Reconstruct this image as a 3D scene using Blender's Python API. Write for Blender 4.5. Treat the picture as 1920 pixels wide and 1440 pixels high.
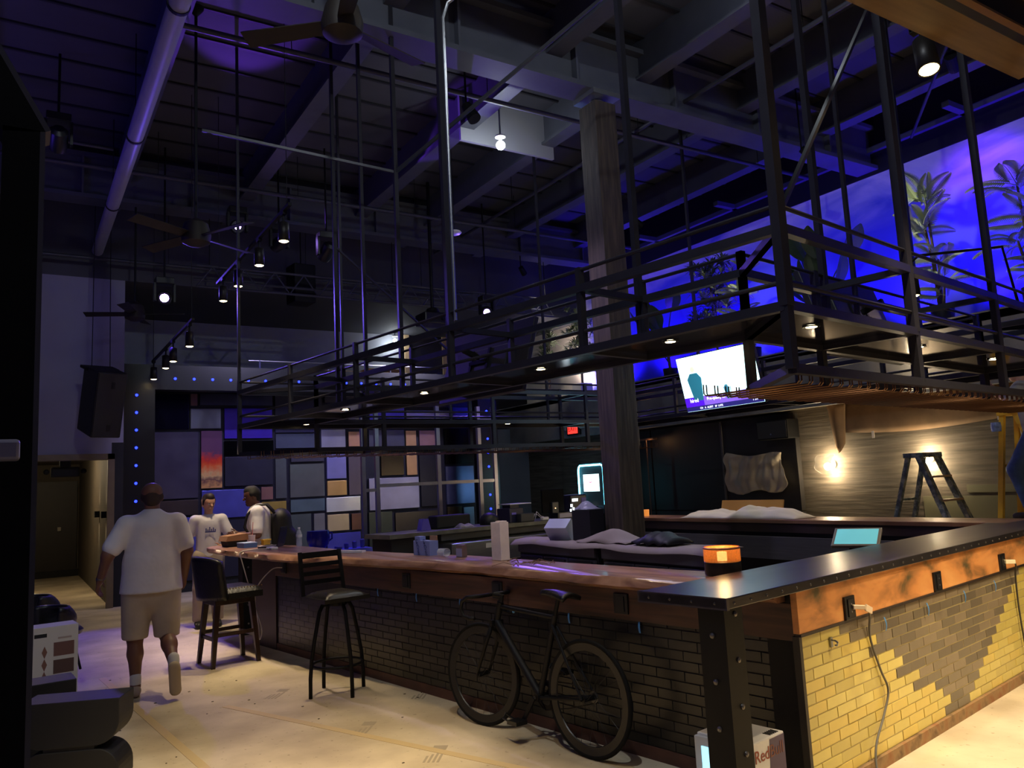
import bpy, math, random
import numpy as np
from mathutils import Matrix, Vector
random.seed(7)
for o in list(bpy.data.objects): bpy.data.objects.remove(o)
SC = bpy.context.scene
COL = SC.collection
PI = math.pi

# ------------------------------------------------------------------ camera
EYE = 1.62
AB = math.radians(57.504)            # heading of the lens against the long wall
PITCH, ROLL = math.radians(7.1845), math.radians(-2.9335)
cam = bpy.data.cameras.new('camera'); cam.sensor_width = 36.0; cam.lens = 27.664
cam.clip_start = 0.05; cam.clip_end = 200
camo = bpy.data.objects.new('camera', cam); COL.objects.link(camo)
_fw = Vector((math.cos(AB), math.sin(AB), 0)); _rt = Vector((math.sin(AB), -math.cos(AB), 0))
_F = _fw*math.cos(PITCH) + Vector((0, 0, 1))*math.sin(PITCH); _U = _rt.cross(_F)
_R2 = _rt*math.cos(ROLL) + _U*math.sin(ROLL); _U2 = -_rt*math.sin(ROLL) + _U*math.cos(ROLL)
camo.matrix_world = Matrix(((_R2.x, _U2.x, -_F.x, 0), (_R2.y, _U2.y, -_F.y, 0), (_R2.z, _U2.z, -_F.z, EYE), (0, 0, 0, 1)))
SC.camera = camo

# ------------------------------------------------------------------ world + exposure
w = bpy.data.worlds.new('world'); SC.world = w; w.use_nodes = True
w.node_tree.nodes['Background'].inputs[0].default_value = (0.02, 0.02, 0.05, 1)
w.node_tree.nodes['Background'].inputs[1].default_value = 0.2
SC.view_settings.view_transform = 'Standard'; SC.view_settings.look = 'None'
SC.view_settings.exposure = 0.0; SC.view_settings.gamma = 1.0
SC.view_settings.use_curve_mapping = False

# light powers, all in one place (most lamps are made with their fixture below)
WARM = (1.0, 0.79, 0.50); WHITE = (0.85, 0.93, 1.0); BLUE = (0.10, 0.05, 1.0); VIOLET = (0.22, 0.06, 1.0)
P_TRACK = 700; P_TRACK2 = 300; P_SPOT = 1000; P_DOWN = 13; P_SCONCE = 34; P_BULB = 28; P_BULB2 = 12
P_MURAL = 120; P_MOVER = 450; P_STAGE = 330

def lamp(kind, name, loc, energy, color, aim=None, angle=60, blend=.6, size=.06, parent=None):
    l = bpy.data.lights.new(name, kind); l.energy = energy; l.color = color
    if kind == 'SPOT':
        l.spot_size = math.radians(angle); l.spot_blend = blend; l.shadow_soft_size = size
    elif kind == 'POINT': l.shadow_soft_size = size
    o = bpy.data.objects.new(name, l); COL.objects.link(o); o.location = loc
    if aim is not None:
        d = Vector(aim) - Vector(loc); o.rotation_euler = d.to_track_quat('-Z', 'Y').to_euler()
    return o

# ------------------------------------------------------------------ materials
def s2l(c):
    return tuple(((x/255)/12.92 if x/255 <= .04045 else ((x/255+.055)/1.055)**2.4) for x in c)
_m = {}
def M(name, rgb=(128, 128, 128), rough=.6, metal=0, var=0, scale=6, bump=0, bscale=None, emit=None, es=0, alpha=1, trans=0, stretch=None, spec=.5, coat=0, detail=4):
    if name in _m: return _m[name]
    m = bpy.data.materials.new(name); m.use_nodes = True; _m[name] = m
    nt = m.node_tree; N = nt.nodes; L = nt.links; b = N['Principled BSDF']
    c = s2l(rgb); b.inputs['Base Color'].default_value = (*c, 1)
    b.inputs['Roughness'].default_value = rough; b.inputs['Metallic'].default_value = metal
    b.inputs['Specular IOR Level'].default_value = spec
    if coat: b.inputs['Coat Weight'].default_value = coat; b.inputs['Coat Roughness'].default_value = .1
    if alpha < 1: b.inputs['Alpha'].default_value = alpha
    if trans: b.inputs['Transmission Weight'].default_value = trans
    if emit:
        b.inputs['Emission Color'].default_value = (*s2l(emit), 1); b.inputs['Emission Strength'].default_value = es
    if var or bump:
        tc = N.new('ShaderNodeTexCoord'); mp = N.new('ShaderNodeMapping'); L.new(tc.outputs['Object'], mp.inputs[0])
        if stretch: mp.inputs['Scale'].default_value = stretch
        nz = N.new('ShaderNodeTexNoise'); nz.inputs['Scale'].default_value = scale; nz.inputs['Detail'].default_value = detail
        L.new(mp.outputs[0], nz.inputs['Vector'])
        if var:
            r = N.new('ShaderNodeValToRGB'); L.new(nz.outputs['Fac'], r.inputs[0])
            r.color_ramp.elements[0].position = .3; r.color_ramp.elements[1].position = .7
            r.color_ramp.elements[0].color = (*[x*(1-var) for x in c], 1)
            r.color_ramp.elements[1].color = (*[min(1, x*(1+var)) for x in c], 1)
            L.new(r.outputs[0], b.inputs['Base Color'])
        if bump:
            n2 = nz
            if bscale:
                n2 = N.new('ShaderNodeTexNoise'); n2.inputs['Scale'].default_value = bscale; L.new(mp.outputs[0], n2.inputs['Vector'])
            bp = N.new('ShaderNodeBump'); bp.inputs['Strength'].default_value = bump; bp.inputs['Distance'].default_value = .02
            L.new(n2.outputs['Fac'], bp.inputs['Height']); L.new(bp.outputs[0], b.inputs['Normal'])
    return m
def ramp_mat(name, stops, scale=3, rough=.6, metal=0, stretch=(1, 1, 1), detail=6, distort=0, bump=0, coat=0, dim='noise'):
    """noise driven through several colour stops: wood, stained copper, patched concrete"""
    if name in _m: return _m[name]
    m = bpy.data.materials.new(name); m.use_nodes = True; _m[name] = m
    nt = m.node_tree; N = nt.nodes; L = nt.links; b = N['Principled BSDF']
    b.inputs['Roughness'].default_value = rough; b.inputs['Metallic'].default_value = metal
    if coat: b.inputs['Coat Weight'].default_value = coat; b.inputs['Coat Roughness'].default_value = .25
    tc = N.new('ShaderNodeTexCoord'); mp = N.new('ShaderNodeMapping'); mp.inputs['Scale'].default_value = stretch
    L.new(tc.outputs['Object'], mp.inputs[0])
    nz = N.new('ShaderNodeTexNoise'); nz.inputs['Scale'].default_value = scale; nz.inputs['Detail'].default_value = detail
    nz.inputs['Distortion'].default_value = distort
    L.new(mp.outputs[0], nz.inputs['Vector'])
    r = N.new('ShaderNodeValToRGB'); L.new(nz.outputs['Fac'], r.inputs[0])
    while len(r.color_ramp.elements) < len(stops): r.color_ramp.elements.new(.5)
    for e, (p, c) in zip(r.color_ramp.elements, stops): e.position = p; e.color = (*s2l(c), 1)
    L.new(r.outputs[0], b.inputs['Base Color'])
    if bump:
        bp = N.new('ShaderNodeBump'); bp.inputs['Strength'].default_value = bump; bp.inputs['Distance'].default_value = .02
        L.new(nz.outputs['Fac'], bp.inputs['Height']); L.new(bp.outputs[0], b.inputs['Normal'])
    return m
def glow(name, rgb=(255, 255, 255), s=1): return M(name, rgb, .4, emit=rgb, es=s)

# ------------------------------------------------------------------ mesh builder
class MB:
    def __init__(s): s.v = []; s.f = []
    def add(s, vs, fs):
        n = len(s.v); s.v += [tuple(p) for p in vs]; s.f += [tuple(i+n for i in q) for q in fs]; return s
    def b2(s, x0, x1, y0, y1, z0, z1):
        v = [(x, y, z) for z in (z0, z1) for y in (y0, y1) for x in (x0, x1)]
        return s.add(v, [(0, 2, 3, 1), (4, 5, 7, 6), (0, 1, 5, 4), (2, 6, 7, 3), (0, 4, 6, 2), (1, 3, 7, 5)])
    def box(s, c, d, mat=None):
        x, y, z = [q/2 for q in d]; v = [Vector((i, j, k)) for k in (-z, z) for j in (-y, y) for i in (-x, x)]
        if mat is not None: v = [mat @ p for p in v]
        c = Vector(c); v = [p+c for p in v]
        return s.add(v, [(0, 2, 3, 1), (4, 5, 7, 6), (0, 1, 5, 4), (2, 6, 7, 3), (0, 4, 6, 2), (1, 3, 7, 5)])
    def beam(s, a, b, wd, ht, up=(0, 0, 1)):
        a = Vector(a); b = Vector(b); d = (b-a); L_ = d.length; d.normalize(); up = Vector(up)
        if abs(d.dot(up)) > .99: up = Vector((1, 0, 0))
        sd = d.cross(up).normalized(); u = sd.cross(d)
        v = [p + sd*i*wd/2 + u*j*ht/2 for p in (a, b) for j in (-1, 1) for i in (-1, 1)]
        return s.add(v, [(0, 1, 3, 2), (4, 6, 7, 5), (0, 4, 5, 1), (2, 3, 7, 6), (0, 2, 6, 4), (1, 5, 7, 3)])
    def cyl(s, a, b, r0, r1=None, n=12, cap=True):
        r1 = r0 if r1 is None else r1
        a = Vector(a); b = Vector(b); d = (b-a).normalized(); t = Vector((1, 0, 0)) if abs(d.x) < .9 else Vector((0, 1, 0))
        u = d.cross(t).normalized(); w_ = d.cross(u); v = []
        for p, r in ((a, r0), (b, r1)):
            for i in range(n):
                an = 2*PI*i/n; v.append(p + u*r*math.cos(an) + w_*r*math.sin(an))
        f = [(i, (i+1) % n, n+(i+1) % n, n+i) for i in range(n)]
        if cap: f += [tuple(range(n-1, -1, -1)), tuple(range(n, 2*n))]
        return s.add(v, f)
    def tube(s, pts, r, n=6, closed=False):
        pts = [Vector(p) for p in pts]; m = len(pts); v = []; f = []; pu = None
        rr = r if isinstance(r, (list, tuple)) else [r]*m
        for i, p in enumerate(pts):
            if closed: d = pts[(i+1) % m]-pts[i-1]
            else: d = pts[min(i+1, m-1)]-pts[max(i-1, 0)]
            d.normalize()
            if pu is None:
                t = Vector((0, 0, 1)) if abs(d.z) < .9 else Vector((1, 0, 0)); pu = d.cross(t).normalized()
            u = (pu - d*pu.dot(d)).normalized(); pu = u; w_ = d.cross(u)
            for k in range(n):
                an = 2*PI*k/n; v.append(p+u*rr[i]*math.cos(an)+w_*rr[i]*math.sin(an))
        for i in range(m if closed else m-1):
            j = (i+1) % m
            for k in range(n): f.append((i*n+k, i*n+(k+1) % n, j*n+(k+1) % n, j*n+k))
        if not closed: f += [tuple(range(n-1, -1, -1)), tuple(range((m-1)*n, m*n))]
        return s.add(v, f)
    def lathe(s, prof, c=(0, 0, 0), n=20, cap=True, mat=None):
        v = []; f = []; c = Vector(c)
        for r, z in prof:
            for i in range(n):
                p = Vector((r*math.cos(2*PI*i/n), r*math.sin(2*PI*i/n), z))
                v.append((mat @ p if mat is not None else p)+c)
        m = len(prof)
        for j in range(m-1):
            for i in range(n): f.append((j*n+i, j*n+(i+1) % n, (j+1)*n+(i+1) % n, (j+1)*n+i))
        if cap: f += [tuple(range(n-1, -1, -1)), tuple(range((m-1)*n, m*n))]
        return s.add(v, f)
    def prism(s, poly, h0, h1, axis='z', cap=True):
        n = len(poly); k = {'z': lambda a, b, h: (a, b, h), 'y': lambda a, b, h: (a, h, b), 'x': lambda a, b, h: (h, a, b)}[axis]
        v = [k(a, b, h0) for a, b in poly]+[k(a, b, h1) for a, b in poly]
        f = [(i, (i+1) % n, n+(i+1) % n, n+i) for i in range(n)]
        if cap: f += [tuple(range(n-1, -1, -1)), tuple(range(n, 2*n))]
        return s.add(v, f)
    def sph(s, c, r, n=12, sq=(1, 1, 1)):
        m = n//2+1; prof = [(max(1e-4, math.sin(PI*i/m)), -math.cos(PI*i/m)) for i in range(m+1)]
        v = []; f = []
        for a, z in prof:
            for i in range(n): v.append((c[0]+r*sq[0]*a*math.cos(2*PI*i/n), c[1]+r*sq[1]*a*math.sin(2*PI*i/n), c[2]+r*sq[2]*z))
        for j in range(m):
            for i in range(n): f.append((j*n+i, j*n+(i+1) % n, (j+1)*n+(i+1) % n, (j+1)*n+i))
        return s.add(v, f)
    def sheet(s, fn, nu, nv, th=0):
        """a bent sheet from fn(u, v) with thickness th"""
        P = [[Vector(fn(i/nu, j/nv)) for j in range(nv+1)] for i in range(nu+1)]
        v = [p for row in P for p in row]; W = nv+1
        f = [(i*W+j, (i+1)*W+j, (i+1)*W+j+1, i*W+j+1) for i in range(nu) for j in range(nv)]
        if th:
            nr = []
            for i in range(nu+1):
                for j in range(nv+1):
                    a = P[min(i+1, nu)][j]-P[max(i-1, 0)][j]; b = P[i][min(j+1, nv)]-P[i][max(j-1, 0)]
                    q = a.cross(b); nr.append(q.normalized() if q.length > 0 else Vector((0, 0, 1)))
            m = len(v); v = v+[p-n_*th for p, n_ in zip(v, nr)]
            f += [tuple(m+q for q in reversed(t)) for t in f[:nu*nv]]
            ring = [i*W for i in range(nu+1)]+[nu*W+j for j in range(1, nv+1)]+[i*W+nv for i in range(nu-1, -1, -1)]+[j for j in range(nv-1, 0, -1)]
            for a, b in zip(ring, ring[1:]+ring[:1]): f.append((b, a, m+a, m+b))
        return s.add(v, f)
    def mesh(s, name, off=(0, 0, 0)):
        me = bpy.data.meshes.new(name)
        me.from_pydata([(x-off[0], y-off[1], z-off[2]) for x, y, z in s.v], [], s.f); me.update()
        return me

OFF = {}
def _fin(o, mat, smooth, bev):
    if mat is not None and not o.data.materials: o.data.materials.append(mat)
    if smooth:
        o.data.polygons.foreach_set('use_smooth', [True]*len(o.data.polygons))
        if smooth != 'all': o.data.set_sharp_from_angle(angle=math.radians(40))
    if bev:
        md = o.modifiers.new('bevel', 'BEVEL'); md.width = bev; md.segments = 2; md.limit_method = 'ANGLE'
def tag(o, label=None, cat=None, group=None, kind=None):
    if label: o['label'] = label
    if cat: o['category'] = cat
    if group: o['group'] = group
    if kind: o['kind'] = kind
    return o
def thing(name, label, cat, loc=(0, 0, 0), rz=0, group=None, off=None):
    o = bpy.data.objects.new(name, None); COL.objects.link(o); o.empty_display_size = .1
    o.location = loc; o.rotation_euler = (0, 0, rz); tag(o, label, cat, group)
    OFF[o.name] = off or (0, 0, 0); return o
def part(mb, name, mat, parent, smooth=False, bev=0, label=None, kind=None):
    off = OFF.get(parent.name, (0, 0, 0)); me = mb.mesh(name, off) if isinstance(mb, MB) else mb
    o = bpy.data.objects.new(name, me); COL.objects.link(o); o.parent = parent; OFF[o.name] = off
    _fin(o, mat, smooth, bev); tag(o, label, kind=kind); return o
def one(mb, name, label, cat, mat, loc=(0, 0, 0), rz=0, group=None, off=None, smooth=False, bev=0, kind=None):
    o = bpy.data.objects.new(name, mb.mesh(name, off or (0, 0, 0)) if isinstance(mb, MB) else mb); COL.objects.link(o)
    o.location = loc; o.rotation_euler = (0, 0, rz); _fin(o, mat, smooth, bev); tag(o, label, cat, group, kind)
    OFF[o.name] = off or (0, 0, 0); return o
def struct(mb, name, mat, smooth=False, bev=0, label=None):
    o = bpy.data.objects.new(name, mb.mesh(name)); COL.objects.link(o); _fin(o, mat, smooth, bev)
    return tag(o, label, kind='structure')
def shared(me, name, parent, loc=(0, 0, 0), rot=(0, 0, 0), scale=(1, 1, 1)):
    o = bpy.data.objects.new(name, me); COL.objects.link(o); o.parent = parent
    off = OFF.get(parent.name, (0, 0, 0)); o.location = tuple(a-b for a, b in zip(loc, off)); o.rotation_euler = rot; o.scale = scale
    OFF[o.name] = (0, 0, 0); return o
def dup(root, loc, rz=None, label=None):
    r = root.copy(); COL.objects.link(r); r.location = loc
    if rz is not None: r.rotation_euler = (0, 0, rz)
    if label: r['label'] = label
    for ch in list(root.children):
        c = ch.copy(); COL.objects.link(c); c.parent = r
        for g in ch.children:
            d = g.copy(); COL.objects.link(d); d.parent = c
    return r
def mbox(x0, x1, y0, y1, z0, z1): return MB().b2(x0, x1, y0, y1, z0, z1)
def text_mb(body, size, ext=.0008, font_shear=0):
    cu = bpy.data.curves.new('t', 'FONT'); cu.body = body; cu.size = size; cu.extrude = ext; cu.align_x = 'CENTER'; cu.align_y = 'CENTER'; cu.shear = font_shear
    cu.resolution_u = 3
    o = bpy.data.objects.new('t', cu); COL.objects.link(o); bpy.context.view_layer.update()
    me = bpy.data.meshes.new_from_object(o.evaluated_get(bpy.context.evaluated_depsgraph_get()))
    mb = MB(); mb.v = [tuple(v.co) for v in me.vertices]; mb.f = [tuple(p.vertices) for p in me.polygons]
    bpy.data.objects.remove(o); bpy.data.meshes.remove(me); bpy.data.curves.remove(cu); return mb
def xform(mb, mat):
    mb.v = [tuple(mat @ Vector(p)) for p in mb.v]; return mb

# the bar stands turned 8.6 degrees against the room: (r, l, z) are its own axes
BT = math.radians(8.584)
def BW(r, l, z=0): return Vector((r*math.cos(BT)-l*math.sin(BT), r*math.sin(BT)+l*math.cos(BT), z))
def barthing(name, label, cat, rlz, group=None): return thing(name, label, cat, BW(*rlz), BT, group, off=rlz)
def barone(mb, name, label, cat, mat, rlz, group=None, **k): return one(mb, name, label, cat, mat, BW(*rlz), BT, group, off=rlz, **k)
def wthing(name, label, cat, xyz, group=None): return thing(name, label, cat, xyz, 0, group, off=xyz)
def wone(mb, name, label, cat, mat, xyz, group=None, **k): return one(mb, name, label, cat, mat, xyz, 0, group, off=xyz, **k)
# ================================================================== the room
FLOOR = bpy.data.materials.new('paper floor'); FLOOR.use_nodes = True
def _floor():
    nt = FLOOR.node_tree; N = nt.nodes; L = nt.links; b = N['Principled BSDF']; b.inputs['Roughness'].default_value = .75
    b.inputs['Specular IOR Level'].default_value = .25
    tc = N.new('ShaderNodeTexCoord'); n1 = N.new('ShaderNodeTexNoise'); n1.inputs['Scale'].default_value = 1.6; n1.inputs['Detail'].default_value = 6
    n2 = N.new('ShaderNodeTexNoise'); n2.inputs['Scale'].default_value = 23; n2.inputs['Detail'].default_value = 5
    n3 = N.new('ShaderNodeTexVoronoi'); n3.inputs['Scale'].default_value = 5
    for n in (n1, n2, n3): L.new(tc.outputs['Object'], n.inputs['Vector'])
    r1 = N.new('ShaderNodeValToRGB'); L.new(n1.outputs['Fac'], r1.inputs[0])
    r1.color_ramp.elements[0].position = .35; r1.color_ramp.elements[0].color = (*s2l((176, 160, 134)), 1)
    r1.color_ramp.elements[1].position = .62; r1.color_ramp.elements[1].color = (*s2l((208, 192, 162)), 1)
    r2 = N.new('ShaderNodeValToRGB'); L.new(n2.outputs['Fac'], r2.inputs[0])
    r2.color_ramp.elements[0].position = .27; r2.color_ramp.elements[0].color = (.35, .3, .25, 1); r2.color_ramp.elements[1].position = .36; r2.color_ramp.elements[1].color = (1, 1, 1, 1)
    mx = N.new('ShaderNodeMixRGB'); mx.blend_type = 'MULTIPLY'; mx.inputs[0].default_value = .6
    L.new(r1.outputs[0], mx.inputs[1]); L.new(r2.outputs[0], mx.inputs[2]); L.new(mx.outputs[0], b.inputs['Base Color'])
    bp = N.new('ShaderNodeBump'); bp.inputs['Strength'].default_value = .15; L.new(n1.outputs['Fac'], bp.inputs['Height']); L.new(bp.outputs[0], b.inputs['Normal'])
_floor()
X0, X1, Y0, Y1 = -1.6, 11.2, -3.0, 17.2
floor = struct(mbox(X0-.2, X1+.3, Y0-.2, 22.2, -.2, 0), 'floor', FLOOR)
deckm = M('ceiling deck paint', (70, 70, 80), .8, var=.12, scale=1.5, bump=.05)
steelg = M('painted ceiling steel', (76, 78, 88), .6, var=.1, scale=4)
dark = M('flat black paint', (16, 16, 19), .7)
blackm = M('black wall paint', (20, 20, 24), .75, var=.15, scale=3)
greyw = M('grey wall paint', (112, 112, 124), .8, var=.06, scale=2)
ceil = struct(mbox(X0-.2, X1+.3, Y0-.2, Y1+.2, 7.0, 7.2), 'ceiling', deckm)
ribm = M('dark deck rib', (34, 34, 42), .7)
rib = MB().b2(X0, X1, -.018, .018, 6.975, 7.0).mesh('rib'); rib.materials.append(ribm)
for i in range(27): shared(rib, 'rib', ceil, (0, 1.2+.61*i, 0))
pur = MB().b2(-.05, .05, Y0, Y1-3.0, 6.52, 7.0).b2(-.11, .11, Y0, Y1-3.0, 6.48, 6.52).mesh('purlin'); pur.materials.append(steelg)
for x in (-.6, 1.3, 3.15, 5.15, 6.5, 8.3, 10.0): shared(pur, 'purlin', ceil, (x, 0, 0))
gird = MB().b2(X0, X1, -.07, .07, 6.2, 6.8).b2(X0, X1, -.18, .18, 6.14, 6.2).b2(X0, X1, -.18, .18, 6.78, 6.84)
for i in range(8): gird.b2(X0+.8+1.55*i, X0+.83+1.55*i, -.16, .16, 6.2, 6.78)
gird = gird.mesh('girder'); gird.materials.append(steelg)
for y in (.6, 6.9, 12.9): shared(gird, 'girder', ceil, (0, y, 0))
# light shaft cut up above the bare bulb
sh = MB()
for a in ((5.05, 6.6, 8.9, 8.95), (5.05, 6.6, 7.15, 7.2)): sh.b2(a[0], a[1], a[2], a[3], 6.3, 7.0)
part(sh, 'light_shaft', M('pale grey board', (150, 152, 158), .8), ceil)
# walls
wl = struct(mbox(X0-.2, X0, Y0, 22, 0, 7.0), 'wall_left', M('leafy blue mural paint', (52, 56, 130), .8, var=.7, scale=2.2))
struct(mbox(X0, X1, Y0-.2, Y0, 0, 7.0), 'wall_front', greyw)
wb = MB().b2(X0, -.35, 14.2, 14.4, 0, 5.3).b2(-.35, 1.33, 14.2, 14.4, 2.33, 5.3)
struct(mbox(1.33, 1.5, 14.2, 14.4, 0, 2.6), 'trim_5', blackm); wb.b2(1.33, 1.5, 14.2, 14.4, 2.6, 5.3)
struct(wb, 'wall_back', M('lilac grey wall paint', (140, 136, 156), .8, var=.05, scale=1.5, bump=.05, bscale=60))
struct(MB().b2(X0, X1, 14.2, 14.35, 5.3, 7.0).b2(X0, X1, 14.35, Y1, 5.3, 5.45), 'trim_1', M('dark soffit paint', (70, 70, 76), .8))
struct(MB().b2(1.4, X1, Y1, Y1+.2, 3.6, 5.4), 'wall_stage', M('upper stage wall paint', (150, 152, 160), .8, var=.04))
struct(mbox(1.35, 1.5, 14.4, Y1, 3.6, 5.3), 'wall_stage_side', blackm)
struct(MB().b2(1.5, 9.3, 14.45, Y1, 3.62, 3.75), 'trim_2', blackm)
struct(mbox(1.5, 8.95, 15.25, 15.4, 0, 3.62), 'wall_stage_lower', blackm)
# hallway at the far left
hallm = M('brown hall paint', (88, 80, 68), .8, var=.06)
struct(MB().b2(-.5, 2.0, 21.6, 21.8, 0, 2.7).b2(1.34, 1.5, 14.4, 21.6, 0, 2.6).b2(-.7, -.5, 14.4, 21.6, 0, 2.7).b2(-.7, 2, 14.4, 21.8, 2.6, 2.75), 'wall_hall', hallm)
struct(MB().b2(-.35, -.27, 14.12, 14.2, 0, 2.42).b2(1.27, 1.37, 14.12, 14.2, 0, 2.42).b2(-.35, 1.37, 14.12, 14.2, 2.33, 2.42), 'trim_3', M('tan wood casing', (120, 104, 78), .6, var=.1))
dr = struct(mbox(.0, 1.3, 21.52, 21.6, 0, 2.2), 'door_1', M('dark hall door', (44, 38, 32), .5, var=.1))
part(MB().b2(.9, .97, 21.46, 21.52, 1.05, 1.14), 'switch_plate', M('ivory plastic', (190, 182, 160), .4), dr)
struct(MB().b2(-.45, 1.62, 21.4, 21.6, 0, .14), 'baseboard_hall', M('black base', (14, 13, 12), .6))
# right side: lower wall, fascia with ledge, mural wall above
board = ramp_mat('board formed grey plaster', [(.3, (64, 58, 50)), (.5, (88, 80, 70)), (.7, (104, 96, 84))], 2.2, .85, stretch=(1, .6, 9), bump=.5)
struct(mbox(10.5, 10.7, Y0, 15.9, 0, 2.9), 'wall_right_lower', board)
struct(mbox(8.9, 10.7, 15.9, 16.05, 0, 2.9), 'wall_right_end', greyw)
conc = ramp_mat('patched concrete fascia', [(.3, (92, 92, 96)), (.5, (118, 117, 118)), (.72, (138, 132, 126))], 1.6, .8, detail=8)
struct(MB().b2(10.0, 10.12, Y0, 16.9, 2.52, 3.4).b2(10.0, X1+.1, Y0, 16.9, 3.3, 3.42), 'wall_right_fascia', conc)
struct(MB().b2(10.12, 10.5, Y0, 15.9, 2.55, 2.62), 'trim_4', M('beige soffit board', (178, 160, 134), .8, var=.08))
MURAL = bpy.data.materials.new('mural of sky, clouds and trees'); MURAL.use_nodes = True
def _mural():
    nt = MURAL.node_tree; N = nt.nodes; L = nt.links; b = N['Principled BSDF']; b.inputs['Roughness'].default_value = .85
    tc = N.new('ShaderNodeTexCoord'); sp = N.new('ShaderNodeSeparateXYZ'); L.new(tc.outputs['Object'], sp.inputs[0])
    mp = N.new('ShaderNodeMapping'); mp.inputs['Scale'].default_value = (1, .55, 1.6); L.new(tc.outputs['Object'], mp.inputs[0])
    n = N.new('ShaderNodeTexNoise'); n.inputs['Scale'].default_value = 1.1; n.inputs['Detail'].default_value = 7; n.inputs['Distortion'].default_value = .6; L.new(mp.outputs[0], n.inputs['Vector'])
    r = N.new('ShaderNodeValToRGB'); L.new(n.outputs['Fac'], r.inputs[0])
    for k in range(2): r.color_ramp.elements.new(.5)
    for e, (p, c) in zip(r.color_ramp.elements, [(.3, (90, 100, 200)), (.4, (150, 150, 215)), (.5, (205, 196, 230)), (.66, (244, 238, 244))]): e.position = p; e.color = (*s2l(c), 1)
    # clouds thicken towards the top, leafless blue lower down
    mr = N.new('ShaderNodeMapRange'); mr.inputs['From Min'].default_value = 5.2; mr.inputs['From Max'].default_value = 5.75; L.new(sp.outputs['Z'], mr.inputs[0])
    mx = N.new('ShaderNodeMixRGB'); mx.inputs[1].default_value = (*s2l((78, 80, 196)), 1)
    L.new(mr.outputs[0], mx.inputs[0]); L.new(r.outputs[0], mx.inputs[2])
    # the stage end of the wall is left plain cream
    m2 = N.new('ShaderNodeMapRange'); m2.inputs['From Min'].default_value = 14.0; m2.inputs['From Max'].default_value = 14.6; L.new(sp.outputs['Y'], m2.inputs[0])
    mz = N.new('ShaderNodeMixRGB'); mz.inputs[2].default_value = (*s2l((226, 214, 196)), 1)
    L.new(m2.outputs[0], mz.inputs[0]); L.new(mx.outputs[0], mz.inputs[1]); L.new(mz.outputs[0], b.inputs['Base Color'])
_mural()
struct(mbox(X1, X1+.2, Y0, 16.9, 3.42, 6.08), 'wall_right', MURAL)
struct(MB().b2(X1-.02, X1+.2, Y0, 17.2, 6.08, 7.0).b2(9.9, X1+.2, 16.9, 17.1, 2.5, 6.1), 'wall_right_upper', M('black upper wall paint', (17, 17, 20), .8))
cpl = MB().b2(X1-.1, X1-.02, Y0, 16, 6.42, 6.5)
for i in range(8): cpl.b2(X1-.55, X1-.02, -1+2.1*i, -.9+2.1*i, 6.42, 6.5)
part(cpl, 'wall_rail', steelg, bpy.data.objects['wall_right_upper'])
# column in the middle of the bar
WOODC = ramp_mat('weathered brown timber', [(.3, (46, 38, 33)), (.5, (62, 52, 44)), (.7, (78, 66, 55))], 5, .75, stretch=(6, 6, .5), bump=.2)
ct = thing('column', 'tall square timber clad column rising through the bar to the ceiling girder', 'column', (5.79, 6.89, 0), 0)
part(MB().b2(-.155, .155, -.155, .155, 0, 6.02), 'shaft', WOODC, ct, bev=.006)
part(MB().b2(-.2, .2, -.2, .2, 6.08, 6.14).cyl((0, 0, 6.02), (0, 0, 6.08), .09, n=14), 'cap_plate', M('galvanised steel', (150, 152, 156), .35, .8), ct)

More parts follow.
